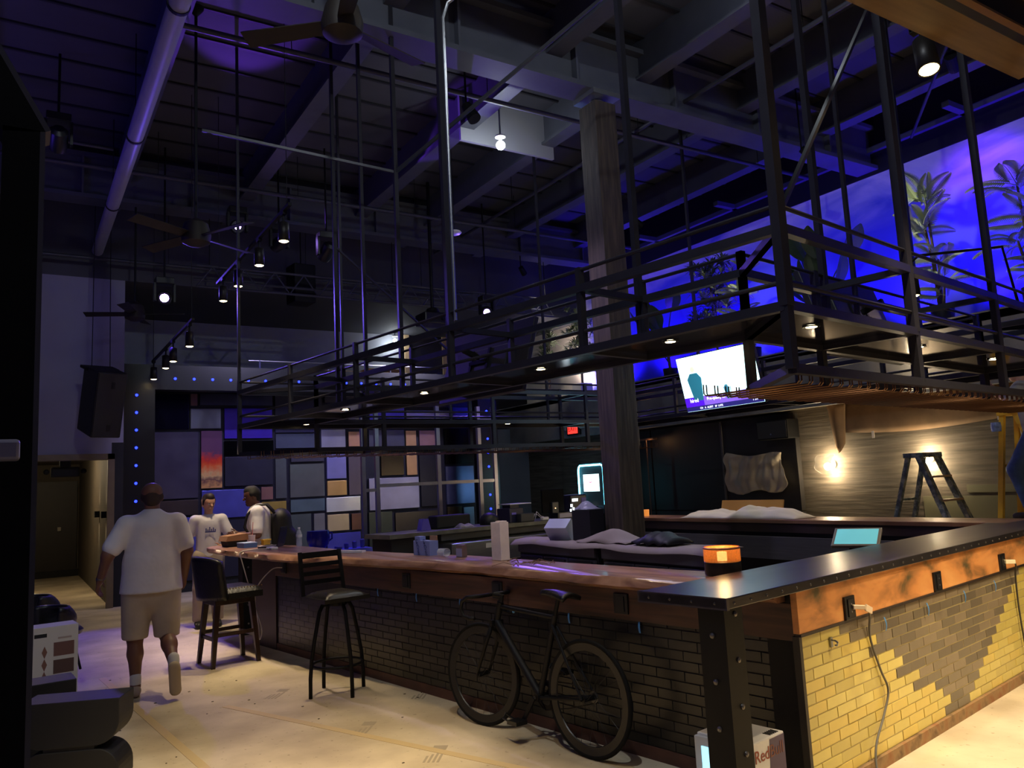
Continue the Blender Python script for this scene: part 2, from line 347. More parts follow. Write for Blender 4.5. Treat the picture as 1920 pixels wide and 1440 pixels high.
# ================================================================== stage: patchwork wall and LED portal
PANELS = [(1.99, 2.68, 2.88, 3.54, (14, 10, 60), 0.15), (2.69, 2.83, 3.31, 3.55, (150, 110, 120), 0.3), (2.85, 4.19, 3.32, 3.56, (90, 90, 130), 0.2), (2.69, 3.24, 2.89, 3.28, (150, 150, 185), 0.35), (3.28, 4.18, 2.7, 3.29, (90, 60, 220), 0.25), (1.99, 2.84, 1.64, 2.85, (95, 90, 115), 0.2), (2.87, 3.26, 1.8, 2.87, 'painted_reflection', 0.3), (3.28, 4.2, 2.39, 2.68, (8, 8, 12), 0.15), (3.28, 4.18, 1.82, 2.38, (60, 58, 78), 0.35), (2.88, 3.89, 1.25, 1.78, (100, 100, 205), 0.3), (3.94, 4.18, 1.54, 1.8, (160, 115, 110), 0.35), (2.02, 2.84, 1.34, 1.63, (70, 58, 58), 0.4), (2.03, 2.85, 0.54, 1.32, (95, 95, 200), 0.4), (3.94, 4.43, 1.27, 1.52, (200, 170, 90), 0.25), (4.22, 5.08, 2.5, 2.8, (95, 100, 125), 0.25), (5.12, 5.64, 2.5, 2.88, (150, 150, 175), 0.35), (4.21, 4.44, 1.55, 2.35, (110, 112, 118), 0.2), (4.51, 5.19, 2.23, 2.45, (80, 78, 95), 0.35), (4.49, 5.19, 1.55, 2.21, (120, 122, 122), 0.2), (5.22, 5.64, 1.88, 2.5, (140, 140, 215), 0.3), (5.22, 5.64, 1.55, 1.86, (210, 170, 110), 0.3), (5.67, 5.95, 1.54, 2.49, (95, 88, 110), 0.3), (5.2, 5.92, 1.23, 1.53, (235, 240, 250), 0.2), (4.49, 5.18, 1.27, 1.53, (120, 140, 150), 0.15), (4.48, 4.91, 0.3, 1.25, (110, 120, 120), 0.2), (4.94, 5.18, 0.3, 1.24, (140, 140, 145), 0.3), (5.21, 5.67, 0.86, 1.2, (220, 200, 160), 0.25), (5.71, 5.93, 0.85, 1.19, (120, 85, 70), 0.4), (5.2, 5.91, 0.3, 0.83, (80, 80, 190), 0.5), (5.68, 5.97, 2.51, 2.83, (190, 145, 120), 0.35), (6.12, 6.93, 2.39, 2.86, (70, 72, 95), 0.35), (6.94, 7.2, 1.89, 2.84, (185, 145, 110), 0.35), (7.25, 7.72, 2.39, 2.84, (150, 115, 120), 0.3), (6.37, 6.9, 1.9, 2.34, (38, 30, 24), 0.2), (7.23, 7.73, 1.73, 2.34, (24, 26, 48), 0.3), (6.09, 7.22, 1.21, 1.87, (150, 150, 190), 0.35), (7.25, 7.72, 1.22, 1.69, (30, 32, 52), 0.35), (7.85, 8.56, 1.23, 2.06, (100, 105, 150), 0.3), (7.85, 8.61, 2.1, 2.88, (6, 6, 14), 0.3), (6.65, 7.7, 0.36, 1.15, (70, 66, 64), 0.2), (6.07, 6.6, 0.43, 1.19, (60, 68, 66), 0.3), (7.85, 8.22, 0.4, 1.2, (80, 70, 54), 0.35), (8.25, 8.53, 0.37, 1.17, (130, 140, 165), 0.3), (6.97, 8.01, 2.88, 3.27, (170, 165, 210), 0.35), (6.14, 6.94, 2.89, 3.4, (100, 90, 215), 0.35), (5.19, 5.65, 2.91, 3.27, (215, 190, 130), 0.3), (4.22, 5.16, 2.91, 3.54, (64, 62, 86), 0.4), (8.06, 8.64, 2.91, 3.34, (120, 115, 170), 0.35), (5.69, 6.09, 2.86, 3.36, (120, 118, 110), 0.2), (6.95, 8.66, 3.32, 3.61, (70, 66, 90), 0.4), (5.2, 6.91, 3.39, 3.56, (66, 62, 86), 0.4), (4.22, 5.07, 2.8, 2.89, (60, 58, 90), 0.4)]
def stage():
    t = wthing('patchwork_stage_wall', 'stage backdrop of patchwork metal panels in many sizes, blue, gold, grey and black', 'stage wall', (5.2, 15.2, 0))
    part(MB().b2(1.95, 8.68, 15.21, 15.25, .2, 3.62), 'backing', M('dark navy backing', (14, 12, 40), .6), t)
    mats = {}
    for i, (a, b, z0, z1, c, r) in enumerate(PANELS):
        if c == 'painted_reflection':  # orange and red reflection painted into the panel colour as a gradient
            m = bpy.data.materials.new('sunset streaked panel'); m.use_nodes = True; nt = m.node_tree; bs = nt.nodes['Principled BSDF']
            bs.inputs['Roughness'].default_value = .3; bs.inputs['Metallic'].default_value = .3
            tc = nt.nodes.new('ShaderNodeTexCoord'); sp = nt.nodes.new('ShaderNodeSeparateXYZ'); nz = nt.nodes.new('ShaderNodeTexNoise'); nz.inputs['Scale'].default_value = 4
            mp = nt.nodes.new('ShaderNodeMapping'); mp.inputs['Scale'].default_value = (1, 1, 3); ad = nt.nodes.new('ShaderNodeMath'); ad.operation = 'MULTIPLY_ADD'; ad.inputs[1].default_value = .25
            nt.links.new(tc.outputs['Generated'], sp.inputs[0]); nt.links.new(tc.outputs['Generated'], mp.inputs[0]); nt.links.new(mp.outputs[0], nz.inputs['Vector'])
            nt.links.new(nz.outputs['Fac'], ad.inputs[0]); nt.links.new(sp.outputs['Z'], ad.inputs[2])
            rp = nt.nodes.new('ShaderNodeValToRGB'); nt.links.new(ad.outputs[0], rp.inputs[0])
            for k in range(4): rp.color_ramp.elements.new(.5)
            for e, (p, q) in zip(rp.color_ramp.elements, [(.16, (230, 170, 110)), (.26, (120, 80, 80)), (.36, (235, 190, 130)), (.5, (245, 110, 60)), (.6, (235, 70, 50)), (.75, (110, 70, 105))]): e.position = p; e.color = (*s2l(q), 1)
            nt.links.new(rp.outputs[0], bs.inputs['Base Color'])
        else:
            m = M('panel %d %d %d' % c, c, r, .55, var=.12, scale=2.5, bump=.12, bscale=1.6)
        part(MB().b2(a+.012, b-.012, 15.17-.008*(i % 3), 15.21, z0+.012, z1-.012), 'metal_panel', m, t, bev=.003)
    f = wthing('stage_portal', 'black portal frame around the stage studded with small blue lights', 'portal frame', (5.1, 14.3, 0))
    gl = M('gloss black frame', (12, 12, 16), .35)
    part(mbox(1.5, 1.97, 14.2, 14.45, 0, 3.9), 'jamb', gl, f); part(mbox(8.17, 8.62, 14.2, 14.45, 0, 3.9), 'jamb', gl, f)
    part(mbox(1.97, 8.17, 14.2, 14.45, 3.48, 3.9), 'header', gl, f)
    led = MB().cyl((0, .014, 0), (0, -.012, 0), .024, .016, 10).mesh('led_bulb'); led.materials.append(glow('blue led', (26, 40, 255), 9))
    for i in range(12): shared(led, 'led_bulb', f, (1.69, 14.19, 3.38-.29*i))
    for i in range(20): shared(led, 'led_bulb', f, (1.98+.303*i, 14.19, 3.67))
    for i in range(12): shared(led, 'led_bulb', f, (8.37, 14.19, 3.15-.29*i))
stage()
# light panel behind the wall plate: hardware on the lower end wall
wone(MB().b2(9.15, 9.23, 15.87, 15.9, 1.75, 1.9).b2(9.17, 9.21, 15.86, 15.87, 1.79, 1.86), 'wall_switch', 'small white switch plate on the grey wall right of the stage', 'switch', M('white plastic', (215, 213, 208), .4), (9.19, 15.9, 1.75))
# ================================================================== the bar
redwood = ramp_mat('oiled reddish wood board', [(.3, (48, 31, 24)), (.5, (74, 48, 36)), (.7, (94, 64, 46))], 3.2, .5, stretch=(3, .35, 5), distort=1.2)
copper = ramp_mat('stained copper sheet', [(.32, (92, 82, 54)), (.42, (176, 120, 70)), (.55, (222, 150, 86)), (.75, (236, 172, 104))], 3.0, .42, .1, stretch=(1, 1, 2.2), detail=8, distort=.5)
rust = ramp_mat('rusted steel kick strip', [(.3, (92, 70, 48)), (.5, (146, 116, 78)), (.7, (138, 86, 52))], 9, .8)
STEEL = ramp_mat('dark rolled steel', [(.3, (52, 50, 54)), (.55, (74, 70, 72)), (.75, (96, 90, 86))], 2.2, .3, .75, stretch=(.5, 2, 1))
blk = M('black powder coat', (11, 11, 13), .6, spec=.25)
blkp = M('black plastic', (18, 18, 20), .4)
slabw = ramp_mat('live edge slab wood', [(.28, (96, 64, 48)), (.45, (142, 102, 80)), (.6, (170, 128, 104)), (.75, (120, 82, 68))], 2.0, .28, stretch=(4, .5, 3), distort=1.6, coat=.4)
stain = M('brushed stainless', (150, 152, 156), .3, .9, var=.08, scale=3, stretch=(1, 1, 20))
TH, TL, TZ0 = .0562, .2, .068
def bar():
    t = barthing('bar_island', 'bar clad in yellow and charcoal brick tile with a copper band under the counter', 'bar', (3.7, 2.2, 0))
    core = M('bar carcass board', (20, 19, 19), .8)
    part(MB().b2(3.70, 3.86, 2.16, 8.2, 0, .955), 'side_wall', core, t)
    part(MB().b2(3.66, 8.0, 2.16, 2.32, 0, 1.02), 'front_wall', core, t)
    part(MB().b2(3.66, 3.72, 8.2, 8.82, 0, .955).b2(3.72, 4.1, 8.74, 8.82, 0, .955), 'end_panel', M('dark walnut end panel', (52, 32, 24), .5, var=.2, scale=2, stretch=(1, 1, .3)), t)
    part(mbox(3.655, 3.70, 2.16, 8.2, .772, .955), 'wood_band', redwood, t, bev=.003)
    part(mbox(3.64, 8.0, 2.125, 2.16, .812, 1.02), 'copper_band', copper, t, bev=.002)
    part(mbox(3.64, 8.0, 2.118, 2.15, .798, .812), 'band_lip', M('dark lip', (40, 30, 24), .5), t)
    part(mbox(3.66, 8.0, 2.1418, 2.16, TZ0-.004, .8), 'grout_bed', M('sandy grout', (178, 162, 112), .8), t)
    part(mbox(3.64, 8.0, 2.12, 2.16, 0, TZ0-.004), 'kick_strip', rust, t)
    part(mbox(3.665, 3.70, 2.16, 8.2, 0, .072), 'kick_strip', M('worn red brown skirting', (84, 52, 40), .6, var=.3, scale=7), t)
    part(mbox(3.635, 3.66, 2.128, 2.165, .06, .8), 'corner_trim', M('dark corner bead', (36, 30, 26), .5), t)
    part(mbox(3.6775, 3.70, 2.165, 8.2, .07, .775), 'side_grout_bed', M('dark grout', (20, 19, 19), .8), t)
    # tiles: 13 courses, half bond, the charcoal wedge narrows by half a tile each course
    ye = [M('mustard glazed tile %d' % i, c, .28, var=.07, scale=5) for i, c in enumerate([(204, 186, 100), (212, 194, 108), (194, 176, 94), (208, 184, 92)])]
    ch = [M('charcoal taupe tile %d' % i, c, .35, var=.1, scale=6) for i, c in enumerate([(122, 110, 90), (112, 102, 84), (132, 118, 96), (104, 94, 78)])]
    me = {}
    def tile_mesh(wd, m):
        k = (round(wd, 3), m.name)
        if k not in me:
            x = MB(); b = .0025; w2 = wd-.0025; h2 = TH-.0025
            x.add([(0, .02, 0), (w2, .02, 0), (w2, .02, h2), (0, .02, h2), (b, 0, b), (w2-b, 0, b), (w2-b, 0, h2-b), (b, 0, h2-b)],
                  [(4, 5, 6, 7), (0, 1, 5, 4), (1, 2, 6, 5), (2, 3, 7, 6), (3, 0, 4, 7)])
            q = x.mesh('tile'); q.materials.append(m); me[k] = q
        return me[k]
    rng = random.Random(3)
    R0, R1 = 3.66, 7.75
    for c in range(13):
        z = TZ0+TH*c; lo = 5.36-.1*c; hi = 5.74+.098*c
        x = R0-(.1 if c % 2 else 0)
        lo = R0+(.0 if c % 2 == 0 else -.1)+round((lo-R0-(0 if c % 2 == 0 else -.1))/TL)*TL
        hi = R0+(.0 if c % 2 == 0 else -.1)+round((hi-R0-(0 if c % 2 == 0 else -.1))/TL)*TL
        while x < R1:
            a = max(x, R0); wd = x+TL-a; mid = x+TL/2
            m = rng.choice(ch if lo < mid < hi else ye)
            shared(tile_mesh(wd, m), 'tile', t, (a, 2.14-rng.uniform(0, .0025), z), (rng.uniform(-.006, .006), 0, rng.uniform(-.006, .006)))
            x += TL
    dk = [M('black glazed side tile %d' % i, c, .32, var=.12, scale=5) for i, c in enumerate([(22, 21, 22), (26, 25, 25), (19, 19, 20)])]
    rest = MB(); n = 0
    side = []
    for c in range(13):
        y = 2.17-(.1 if c % 2 else 0)
        while y < 8.19:
            a = max(y, 2.17); e = min(y+TL, 8.195)
            if e-a > .02: side.append((a, e-a, TZ0+.006+.0566*c))
            y += TL
    side.sort()
    for a, wd, z in side:
        n += 1
        if n <= 290:
            shared(tile_mesh(wd, rng.choice(dk)), 'dark_tile', t, (3.672+rng.uniform(0, .003), a+wd, z), (0, rng.uniform(-.006, .006), -PI/2))
        else: rest.b2(3.674, 3.69, a, a+wd-.0025, z, z+TH-.0025)
    part(rest, 'dark_tile_field', dk[0], t, kind='stuff')
    # sockets, 1.17 m apart
    sc_ = M('socket face black', (26, 26, 28), .35)
    def outlet(p, ax):
        if ax == 'f':
            o = part(MB().b2(p[0]-.055, p[0]+.055, 2.112, 2.126, p[2]-.06, p[2]+.06), 'outlet', blkp, t, bev=.003)
            part(MB().b2(p[0]-.03, p[0]+.03, 2.107, 2.112, p[2]-.045, p[2]+.045), 'socket_face', sc_, o)
            part(MB().cyl((p[0], 2.108, p[2]-.02), (p[0], 2.104, p[2]-.02), .005, n=8).cyl((p[0], 2.108, p[2]+.02), (p[0], 2.104, p[2]+.02), .005, n=8), 'screw', stain, o)
        else:
            o = part(MB().b2(3.642, 3.656, p[1]-.055, p[1]+.055, p[2]-.06, p[2]+.06), 'outlet', blkp, t, bev=.003)
            part(MB().b2(3.637, 3.642, p[1]-.03, p[1]+.03, p[2]-.045, p[2]+.045), 'socket_face', sc_, o)
    for r in (4.15, 5.31, 6.47): outlet((r, 0, .872), 'f')
    for l in (3.29, 4.46, 5.64, 7.97): outlet((0, l, .868), 's')
    part(MB().tube([(3.95, 2.13, .735), (3.95, 2.11, .735), (3.955, 2.10, .725), (3.955, 2.105, .71), (3.95, 2.115, .712)], .005, 6).b2(3.94, 3.96, 2.128, 2.138, .7, .75), 'bag_hook', stain, t)
    return t
bar()
tapem = M('blue masking tape', (70, 130, 190), .6)
for r, nth in ((4.54, 'first'), (5.12, 'second'), (5.71, 'third'), (6.27, 'fourth')):
    barone(MB().sheet(lambda u, v: (r-.006+.012*u+.006*v, 2.125-.008*math.sin(PI*v)-.004, .765-.075*v), 1, 5, .001), 'tape_strip', nth+' blue tape strip from the counter corner, hanging below the copper band', 'tape', tapem, (r, 2.12, .69), 'blue tape strips on the tiled front')
for l, nth in ((3.17, 'first'), (3.76, 'second'), (4.93, 'third'), (5.52, 'fourth'), (6.12, 'fifth')):
    barone(MB().sheet(lambda u, v: (3.665-.006*math.sin(PI*v), l-.007+.014*u, .775-.07*v), 1, 4, .001), 'tape_strip', nth+' blue tape strip from the steel counter, below the wood band on the dark side', 'tape', tapem, (3.66, l, .7), 'blue tape strips on the dark side')
def cord(name, label, pts, mat, r=.005, plug=None, plugm=None):
    """pts in bar coordinates; a smooth cord with a plug at its first point"""
    P = [Vector(p) for p in pts]; out = []
    for i in range(len(P)-1):
        p0 = P[max(i-1, 0)]; p1 = P[i]; p2 = P[i+1]; p3 = P[min(i+2, len(P)-1)]
        for k in range(7):
            t = k/7; out.append(.5*((2*p1)+(p2-p0)*t+(2*p0-5*p1+4*p2-p3)*t*t+(3*p1-p0-3*p2+p3)*t**3))
    out.append(P[-1]); z0 = min(p[2] for p in pts)
    T = barthing(name, label, 'cord', (pts[0][0], pts[0][1], z0)); part(MB().tube(out, r, 6), 'cable', mat, T, smooth='all')
    if plug: part(plug, 'plug', plugm or mat, T, bev=.003)
    return T
grc = M('grey cable rubber', (96, 92, 84), .6); whc = M('white cable', (222, 216, 204), .5)
cord('power_cord', 'grey power cord with a pale plug tag hanging across the yellow tiles to the floor', [(4.27, 2.07, .855), (4.33, 2.10, .8), (4.36, 2.125, .68), (4.44, 2.125, .5), (4.5, 2.122, .38), (4.42, 2.12, .27), (4.27, 2.11, .14), (4.2, 2.08, .03), (4.14, 2.0, .008)], grc, .006,
     MB().beam((4.16, 2.105, .875), (4.22, 2.07, .868), .022, .022).beam((4.22, 2.065, .868), (4.29, 2.066, .84), .01, .036), M('pale cord tag', (222, 200, 170), .5))
cord('power_cord', 'dark power cord plugged into the farthest copper band outlet near the right edge', [(6.54, 2.07, .872), (6.62, 2.08, .84), (6.68, 2.11, .74), (6.70, 2.12, .5), (6.72, 2.11, .2), (6.72, 2.06, .01)], M('dark cable', (50, 46, 42), .6), .006,
     MB().beam((6.48, 2.105, .875), (6.54, 2.06, .872), .028, .028), M('cream plug', (225, 215, 180), .5))
# ---- steel counter top on the tiled front
def counter():
    t = barthing('steel_countertop', 'long dark steel countertop with riveted edge on the tiled front of the bar', 'countertop', (3.1, 2.3, 1.02))
    part(MB().b2(3.0, 8.2, 2.09, 2.59, 1.022, 1.07), 'top', STEEL, t, bev=.004)
    rv = MB().lathe([(.007, 0), (.006, .003), (.002, .005)], n=8).mesh('rivet'); rv.materials.append(M('rivet steel', (90, 86, 84), .35, .8))
    for i in range(32): shared(rv, 'rivet', t, (3.06+.133*i, 2.09, 1.045), (PI/2, 0, 0))
    for i in range(4): shared(rv, 'rivet', t, (3.0, 2.15+.125*i, 1.045), (0, -PI/2, 0))
    part(MB().b2(3.0, 3.02, 2.088, 2.595, 1.018, 1.072), 'end_cap', M('steel end strip', (84, 80, 84), .32, .8), t)
    p = barthing('counter_post', 'black bolted angle iron post holding up the free corner of the steel countertop', 'post', (3.06, 2.15, 0))
    part(MB().b2(3.02, 3.16, 2.12, 2.132, 0, 1.02).b2(3.02, 3.032, 2.132, 2.26, 0, 1.02), 'angle_iron', blk, p)
    bt = MB().lathe([(.013, 0), (.012, .006), (.004, .011)], n=10).mesh('bolt'); bt.materials.append(M('worn bolt steel', (120, 116, 112), .35, .8))
    for i in range(5): shared(bt, 'bolt', p, (3.1, 2.12, .1+.2*i+.09), (PI/2, 0, 0)); shared(bt, 'bolt', p, (3.02, 2.19, .1+.2*i), (0, -PI/2, 0))
    part(MB().b2(3.0, 3.2, 2.1, 2.28, 0, .012), 'foot_plate', blk, p)
counter()
# ---- live edge slab on the long side
def slab():
    fr = [(2.2, 3.55), (2.68, 3.55), (3.07, 3.57), (3.49, 3.56), (4.04, 3.60), (4.71, 3.63), (5.64, 3.60), (6.48, 3.52), (7.0, 3.43), (7.6, 3.39), (8.5, 3.42), (9.3, 3.47), (9.9, 3.53)]
    bk = [(9.98, 3.66), (9.7, 3.95), (8.7, 4.15), (7.36, 4.05), (6.3, 4.06), (5.35, 4.15), (4.3, 4.08), (3.2, 4.05), (2.2, 4.05)]
    rng = random.Random(5); poly = []
    def sub(ps, j):
        for (a, b), (c, d) in zip(ps, ps[1:]):
            n = max(2, int(abs(c-a)/.09)+1)
            for k in range(n): poly.append((b+(d-b)*k/n+rng.uniform(-j, j), a+(c-a)*k/n))
    sub(fr, .012); poly.append((3.53, 9.9)); sub(bk, .004); poly.append((4.05, 2.2))
    n = len(poly); cx = 3.8; v = []
    for z, ins in ((.962, .035), (.985, .0), (1.022, .012), (1.035, .03)):
        for i, (r, l) in enumerate(poly):
            k = ins + (rng.uniform(-.008, .014) if .97 < z < 1.03 else 0)
            v.append((r+(k if r < cx else -k), min(l, 9.98-k), z))
    f = [(j*n+i, j*n+(i+1) % n, (j+1)*n+(i+1) % n, (j+1)*n+i) for j in range(3) for i in range(n)] + [tuple(range(n-1, -1, -1)), tuple(range(3*n, 4*n))]
    o = MB(); o.v = v; o.f = [tuple(reversed(q)) for q in f]
    barone(o, 'live_edge_countertop', 'long live edge wooden bar top with a rough bark side along the dark tiles', 'countertop', slabw, (3.8, 6.0, .96), smooth=True)
    for nm, r, l, lab in (('slab_post', 3.86, 9.45, 'black bolted steel post under the far tip of the wooden bar top'),):
        p = barthing(nm, lab, 'post', (r, l, 0))
        part(MB().b2(r-.06, r+.06, l-.008, l+.008, 0, .962).b2(r-.06, r-.046, l, l+.12, 0, .962), 'angle_iron', blk, p)
        part(MB().b2(r-.09, r+.09, l-.06, l+.14, 0, .012), 'foot_plate', blk, p)
        bt = MB().lathe([(.012, 0), (.011, .006), (.003, .01)], n=8).mesh('bolt'); bt.materials.append(M('worn bolt steel'))
        for i in range(4): shared(bt, 'bolt', p, (r+.01, l-.008, .12+.22*i), (PI/2, 0, 0))
slab()
# ---- service counter at the stage end and the far counter, both behind the bar
def service():
    t = barthing('service_counter', 'dark service counter with grey stone top and stainless front at the stage end', 'counter', (7.2, 8.6, 0))
    part(mbox(5.2, 9.0, 8.37, 8.98, 1.015, 1.07), 'top', ramp_mat('grey green stone top', [(.3, (76, 76, 66)), (.7, (112, 110, 94))], 6, .35), t, bev=.004)
    part(mbox(5.3, 9.0, 8.5, 8.95, .0, 1.015), 'body', dark, t)
    part(mbox(6.0, 9.0, 8.42, 8.5, .93, 1.015), 'apron', M('charcoal apron', (48, 47, 48), .5), t)
    part(MB().b2(6.0, 7.9, 8.2, 8.5, .62, .9), 'sink_front', stain, t, bev=.01)
    part(MB().b2(6.55, 6.68, 8.195, 8.2, .8, .86), 'nameplate', M('white label', (214, 214, 210), .5), t)
    part(MB().b2(6.0, 7.9, 8.2, 8.5, .5, .56).b2(6.0, 6.05, 8.22, 8.48, 0, .62).b2(7.85, 7.9, 8.22, 8.48, 0, .62), 'sink_frame', stain, t)
    t = wthing('far_counter', 'far bar counter with a thin copper brown edge in front of the ladder wall', 'counter', (7.45, 6.0, 0))
    part(mbox(7.18, 7.75, 3.55, 8.7, 1.03, 1.07), 'top', ramp_mat('brown metal counter sheet', [(.3, (120, 88, 62)), (.7, (160, 120, 90))], 2, .35, .4), t, bev=.004)
    part(mbox(7.3, 7.65, 3.6, 8.65, 0, 1.03), 'body', dark, t)
    part(mbox(7.2, 7.3, 3.6, 8.65, .93, 1.03), 'apron', M('dark wood apron', (46, 32, 24), .5), t)
    part(MB().b2(7.0, 7.3, 3.9, 8.4, .66, .84).b2(7.0, 7.04, 3.9, 8.4, .84, .9), 'speed_rail', stain, t)
    part(MB().b2(7.0, 7.3, 3.9, 8.4, .0, .3), 'under_shelf', dark, t)
service()

# ================================================================== hanging steel rack over the bar
A_, B_ = BW(3.5, 1.95), BW(3.5, 8.75); C_, D_ = Vector((8.09, 9.19, 0)), BW(8.47, 1.95)
def _inset(d):
    pts = [A_, B_, C_, D_]; out = []
    for i in range(4):
        p, q, s = pts[i-1], pts[i], pts[(i+1) % 4]
        n1 = (q-p).normalized(); n1 = Vector((n1.y, -n1.x, 0)); n2 = (s-q).normalized(); n2 = Vector((n2.y, -n2.x, 0))
        a1 = p+n1*d; b1 = q+n1*d; a2 = q+n2*d; b2 = s+n2*d
        d1 = b1-a1; d2 = b2-a2; k = ((a2.x-a1.x)*d2.y-(a2.y-a1.y)*d2.x)/(d1.x*d2.y-d1.y*d2.x)
        out.append(a1+d1*k)
    return out
OUT = [A_, B_, C_, D_]; INN = _inset(.6)
Z_RAIL, Z_BEAM, Z_MID, Z_SH, Z_LOW = 2.92, 2.80, 2.53, 2.41, 2.10
rackm = M('blackened steel tube', (44, 43, 50), .42, .4, var=.12, scale=8)
shelfm = M('dark mirror steel shelf', (120, 120, 134), .1, .95, var=.08, scale=3)
wirem = M('bronze wire', (96, 66, 42), .4, .6)
def up(p, z): return Vector((p.x, p.y, z))
def rack():
    t = wthing('hanging_bar_rack', 'black steel shelf rack hung from the ceiling in a ring above the bar', 'rack', (4.2, 6.0, 2.1))
    def seg(nm, p, q, z, sz, m=rackm):
        part(MB().beam(up(p, z), up(q, z), sz, sz), nm, m, t)
    for ring in (OUT, INN):
        for i in range(4):
            p, q = ring[i], ring[(i+1) % 4]
            for z in (Z_BEAM, Z_SH): seg('beam', p, q, z, .048)
            for z in (Z_RAIL, Z_MID): part(MB().cyl(up(p, z), up(q, z), .012, n=8), 'rail', rackm, t, smooth=True)
    # frame bays along each arm: uprights, cross bars, shelf sheet
    def arm(i, j, stations, low=False):
        p, q = OUT[i], OUT[j]; d = (q-p).normalized(); pi_, qi = INN[i], INN[j]
        def pr(s): # outer and inner point at distance s
            a = p+d*s; di = (qi-pi_); k = ((a-pi_).dot(d))/di.dot(d); return a, pi_+di*max(0., min(1., k))
        for s in stations:
            a, b = pr(s)
            for e in (a, b): part(MB().beam(up(e, Z_SH), up(e, Z_RAIL+.015), .04, .04), 'upright', rackm, t)
            for z in (Z_BEAM, Z_SH): part(MB().beam(up(a, z), up(b, z), .04, .04), 'cross_bar', rackm, t)
            if low:
                for e in (a, b): part(MB().beam(up(e, Z_LOW), up(e, Z_SH), .045, .045), 'hanger', rackm, t)
                part(MB().beam(up(a, Z_LOW), up(b, Z_LOW), .045, .045), 'cross_bar', rackm, t)
        for s, e in zip(stations, stations[1:]):
            a, b = pr(s+.03); c, f = pr(e-.03)
            m_ = MB(); n_ = Vector((0, 0, .012)); z = Vector((0, 0, Z_SH+.012))
            v = [a+z, c+z, f+z, b+z]; m_.add(v+[x+n_ for x in v], [(0, 1, 2, 3), (7, 6, 5, 4), (0, 4, 5, 1), (1, 5, 6, 2), (2, 6, 7, 3), (3, 7, 4, 0)])
            part(m_, 'shelf_panel', shelfm, t)
        if low:
            a0, b0 = pr(stations[0]); a1, b1 = pr(stations[-1])
            seg('beam', a0, a1, Z_LOW, .048); seg('beam', b0, b1, Z_LOW, .048)
            L_ = (q-p).length; nrm = (b0-a0).normalized() if True else None
            w = .6; wm = MB()
            for dy in (-.014, .014): wm.tube([(dy, .02, 0), (dy, .02, -.05), (dy, .03, -.062), (dy, w-.03, -.062), (dy, w-.02, -.05), (dy, w-.02, 0)], .0042, 5)
            wm = wm.mesh('glass_wire'); wm.materials.append(wirem); ang = math.atan2(d.y, d.x)
            ia = d.cross(Vector((0, 0, 1))); flip = ia.dot(b0-a0) > 0
            n = int((stations[-1]-stations[0]-.1)/.105)
            for k in range(n):
                s = stations[0]+.1+.105*k; a, b = pr(s)
                shared(wm, 'glass_wire', t, tuple(up(a, Z_LOW)), (0, 0, ang+(PI if flip else 0)))
    arm(0, 1, [.0, 1.37, 2.74, 4.16, 5.48, 6.79]); arm(0, 3, [0, 1.47, 2.94, 4.4, 4.97], True)
    arm(1, 2, [0, 1.5, 3.0, 4.5, 5.93], True); arm(3, 2, [0, 1.5, 3.0, 4.5, 6.0])
    # hangers up to the roof steel
    ib = lambda r, l: BW(r, l)
    for (p, s, ztop) in ((ib(3.5, 1.95), .055, 7.0), (ib(4.1, 3.35), .042, 7.0), (ib(3.5, 4.69), .042, 6.5), (ib(4.1, 6.29), .04, 7.0), (ib(4.1, 6.95), .034, 7.0), (ib(4.1, 7.55), .036, 7.0), (ib(3.5, 8.75), .03, 7.0),
                         (ib(4.97, 1.95), .05, 7.0), (ib(5.1, 2.55), .042, 7.0), (ib(5.55, 2.55), .028, 7.0), (ib(6.45, 1.95), .045, 7.0)):
        part(MB().beam(up(p, Z_SH), up(p, ztop), s, s), 'ceiling_hanger', rackm, t)
    for x in (3.4, 4.87, 6.44, 7.5):
        part(MB().beam((x, 9.19, Z_SH), (x, 9.19, 7.0), .03, .03), 'ceiling_hanger', rackm, t)
    for y in (4.6, 6.2, 7.8): part(MB().beam((8.09, y, Z_SH), (8.09, y, 7.0), .035, .035), 'ceiling_hanger', rackm, t)
    # diagonal stays and a strut at the elbow
    e = up(ib(4.1, 6.29), 4.72)
    part(MB().beam(e, (5.0, 4.9, 6.5), .03, .03), 'brace', rackm, t)
    part(MB().beam(e, (1.4, 7.3, 5.0), .025, .025), 'strut', rackm, t)
    part(MB().beam(up(ib(3.5, 1.95), 2.86), (6.9, 3.4, 6.9), .022, .022), 'brace', rackm, t)
    part(MB().beam(up(ib(4.1, 7.55), 4.3), (4.9, 9.19, 3.4), .022, .022), 'brace', rackm, t)
    # recessed down lights in the shelf
    ring = MB().lathe([(.05, 0), (.05, -.006), (.034, -.006), (.03, 0)], n=18, cap=False).mesh('downlight'); ring.materials.append(blkp)
    lens = MB().cyl((0, 0, 0), (0, 0, -.003), .03, n=16).mesh('lens'); lens.materials.append(glow('warm lens', (255, 226, 170), 30))
    for p in (ib(4.2, 2.2), ib(5.7, 2.22), ib(7.1, 2.2), ib(3.8, 2.89), ib(3.81, 4.05), ib(3.8, 5.5), ib(3.8, 6.86), Vector((2.85, 8.95, 0)), Vector((3.75, 8.9, 0)), Vector((5.6, 8.95, 0)), Vector((6.75, 8.75, 0)), Vector((7.6, 8.0, 0)), Vector((7.75, 5.2, 0)), Vector((7.7, 6.6, 0))):  # the last one is added to brighten the dust sheet
        o = shared(ring, 'downlight', t, (p.x, p.y, Z_SH+.01))
        l = bpy.data.objects.new('lens', lens); COL.objects.link(l); l.parent = o; l.location = (0, 0, -.003)
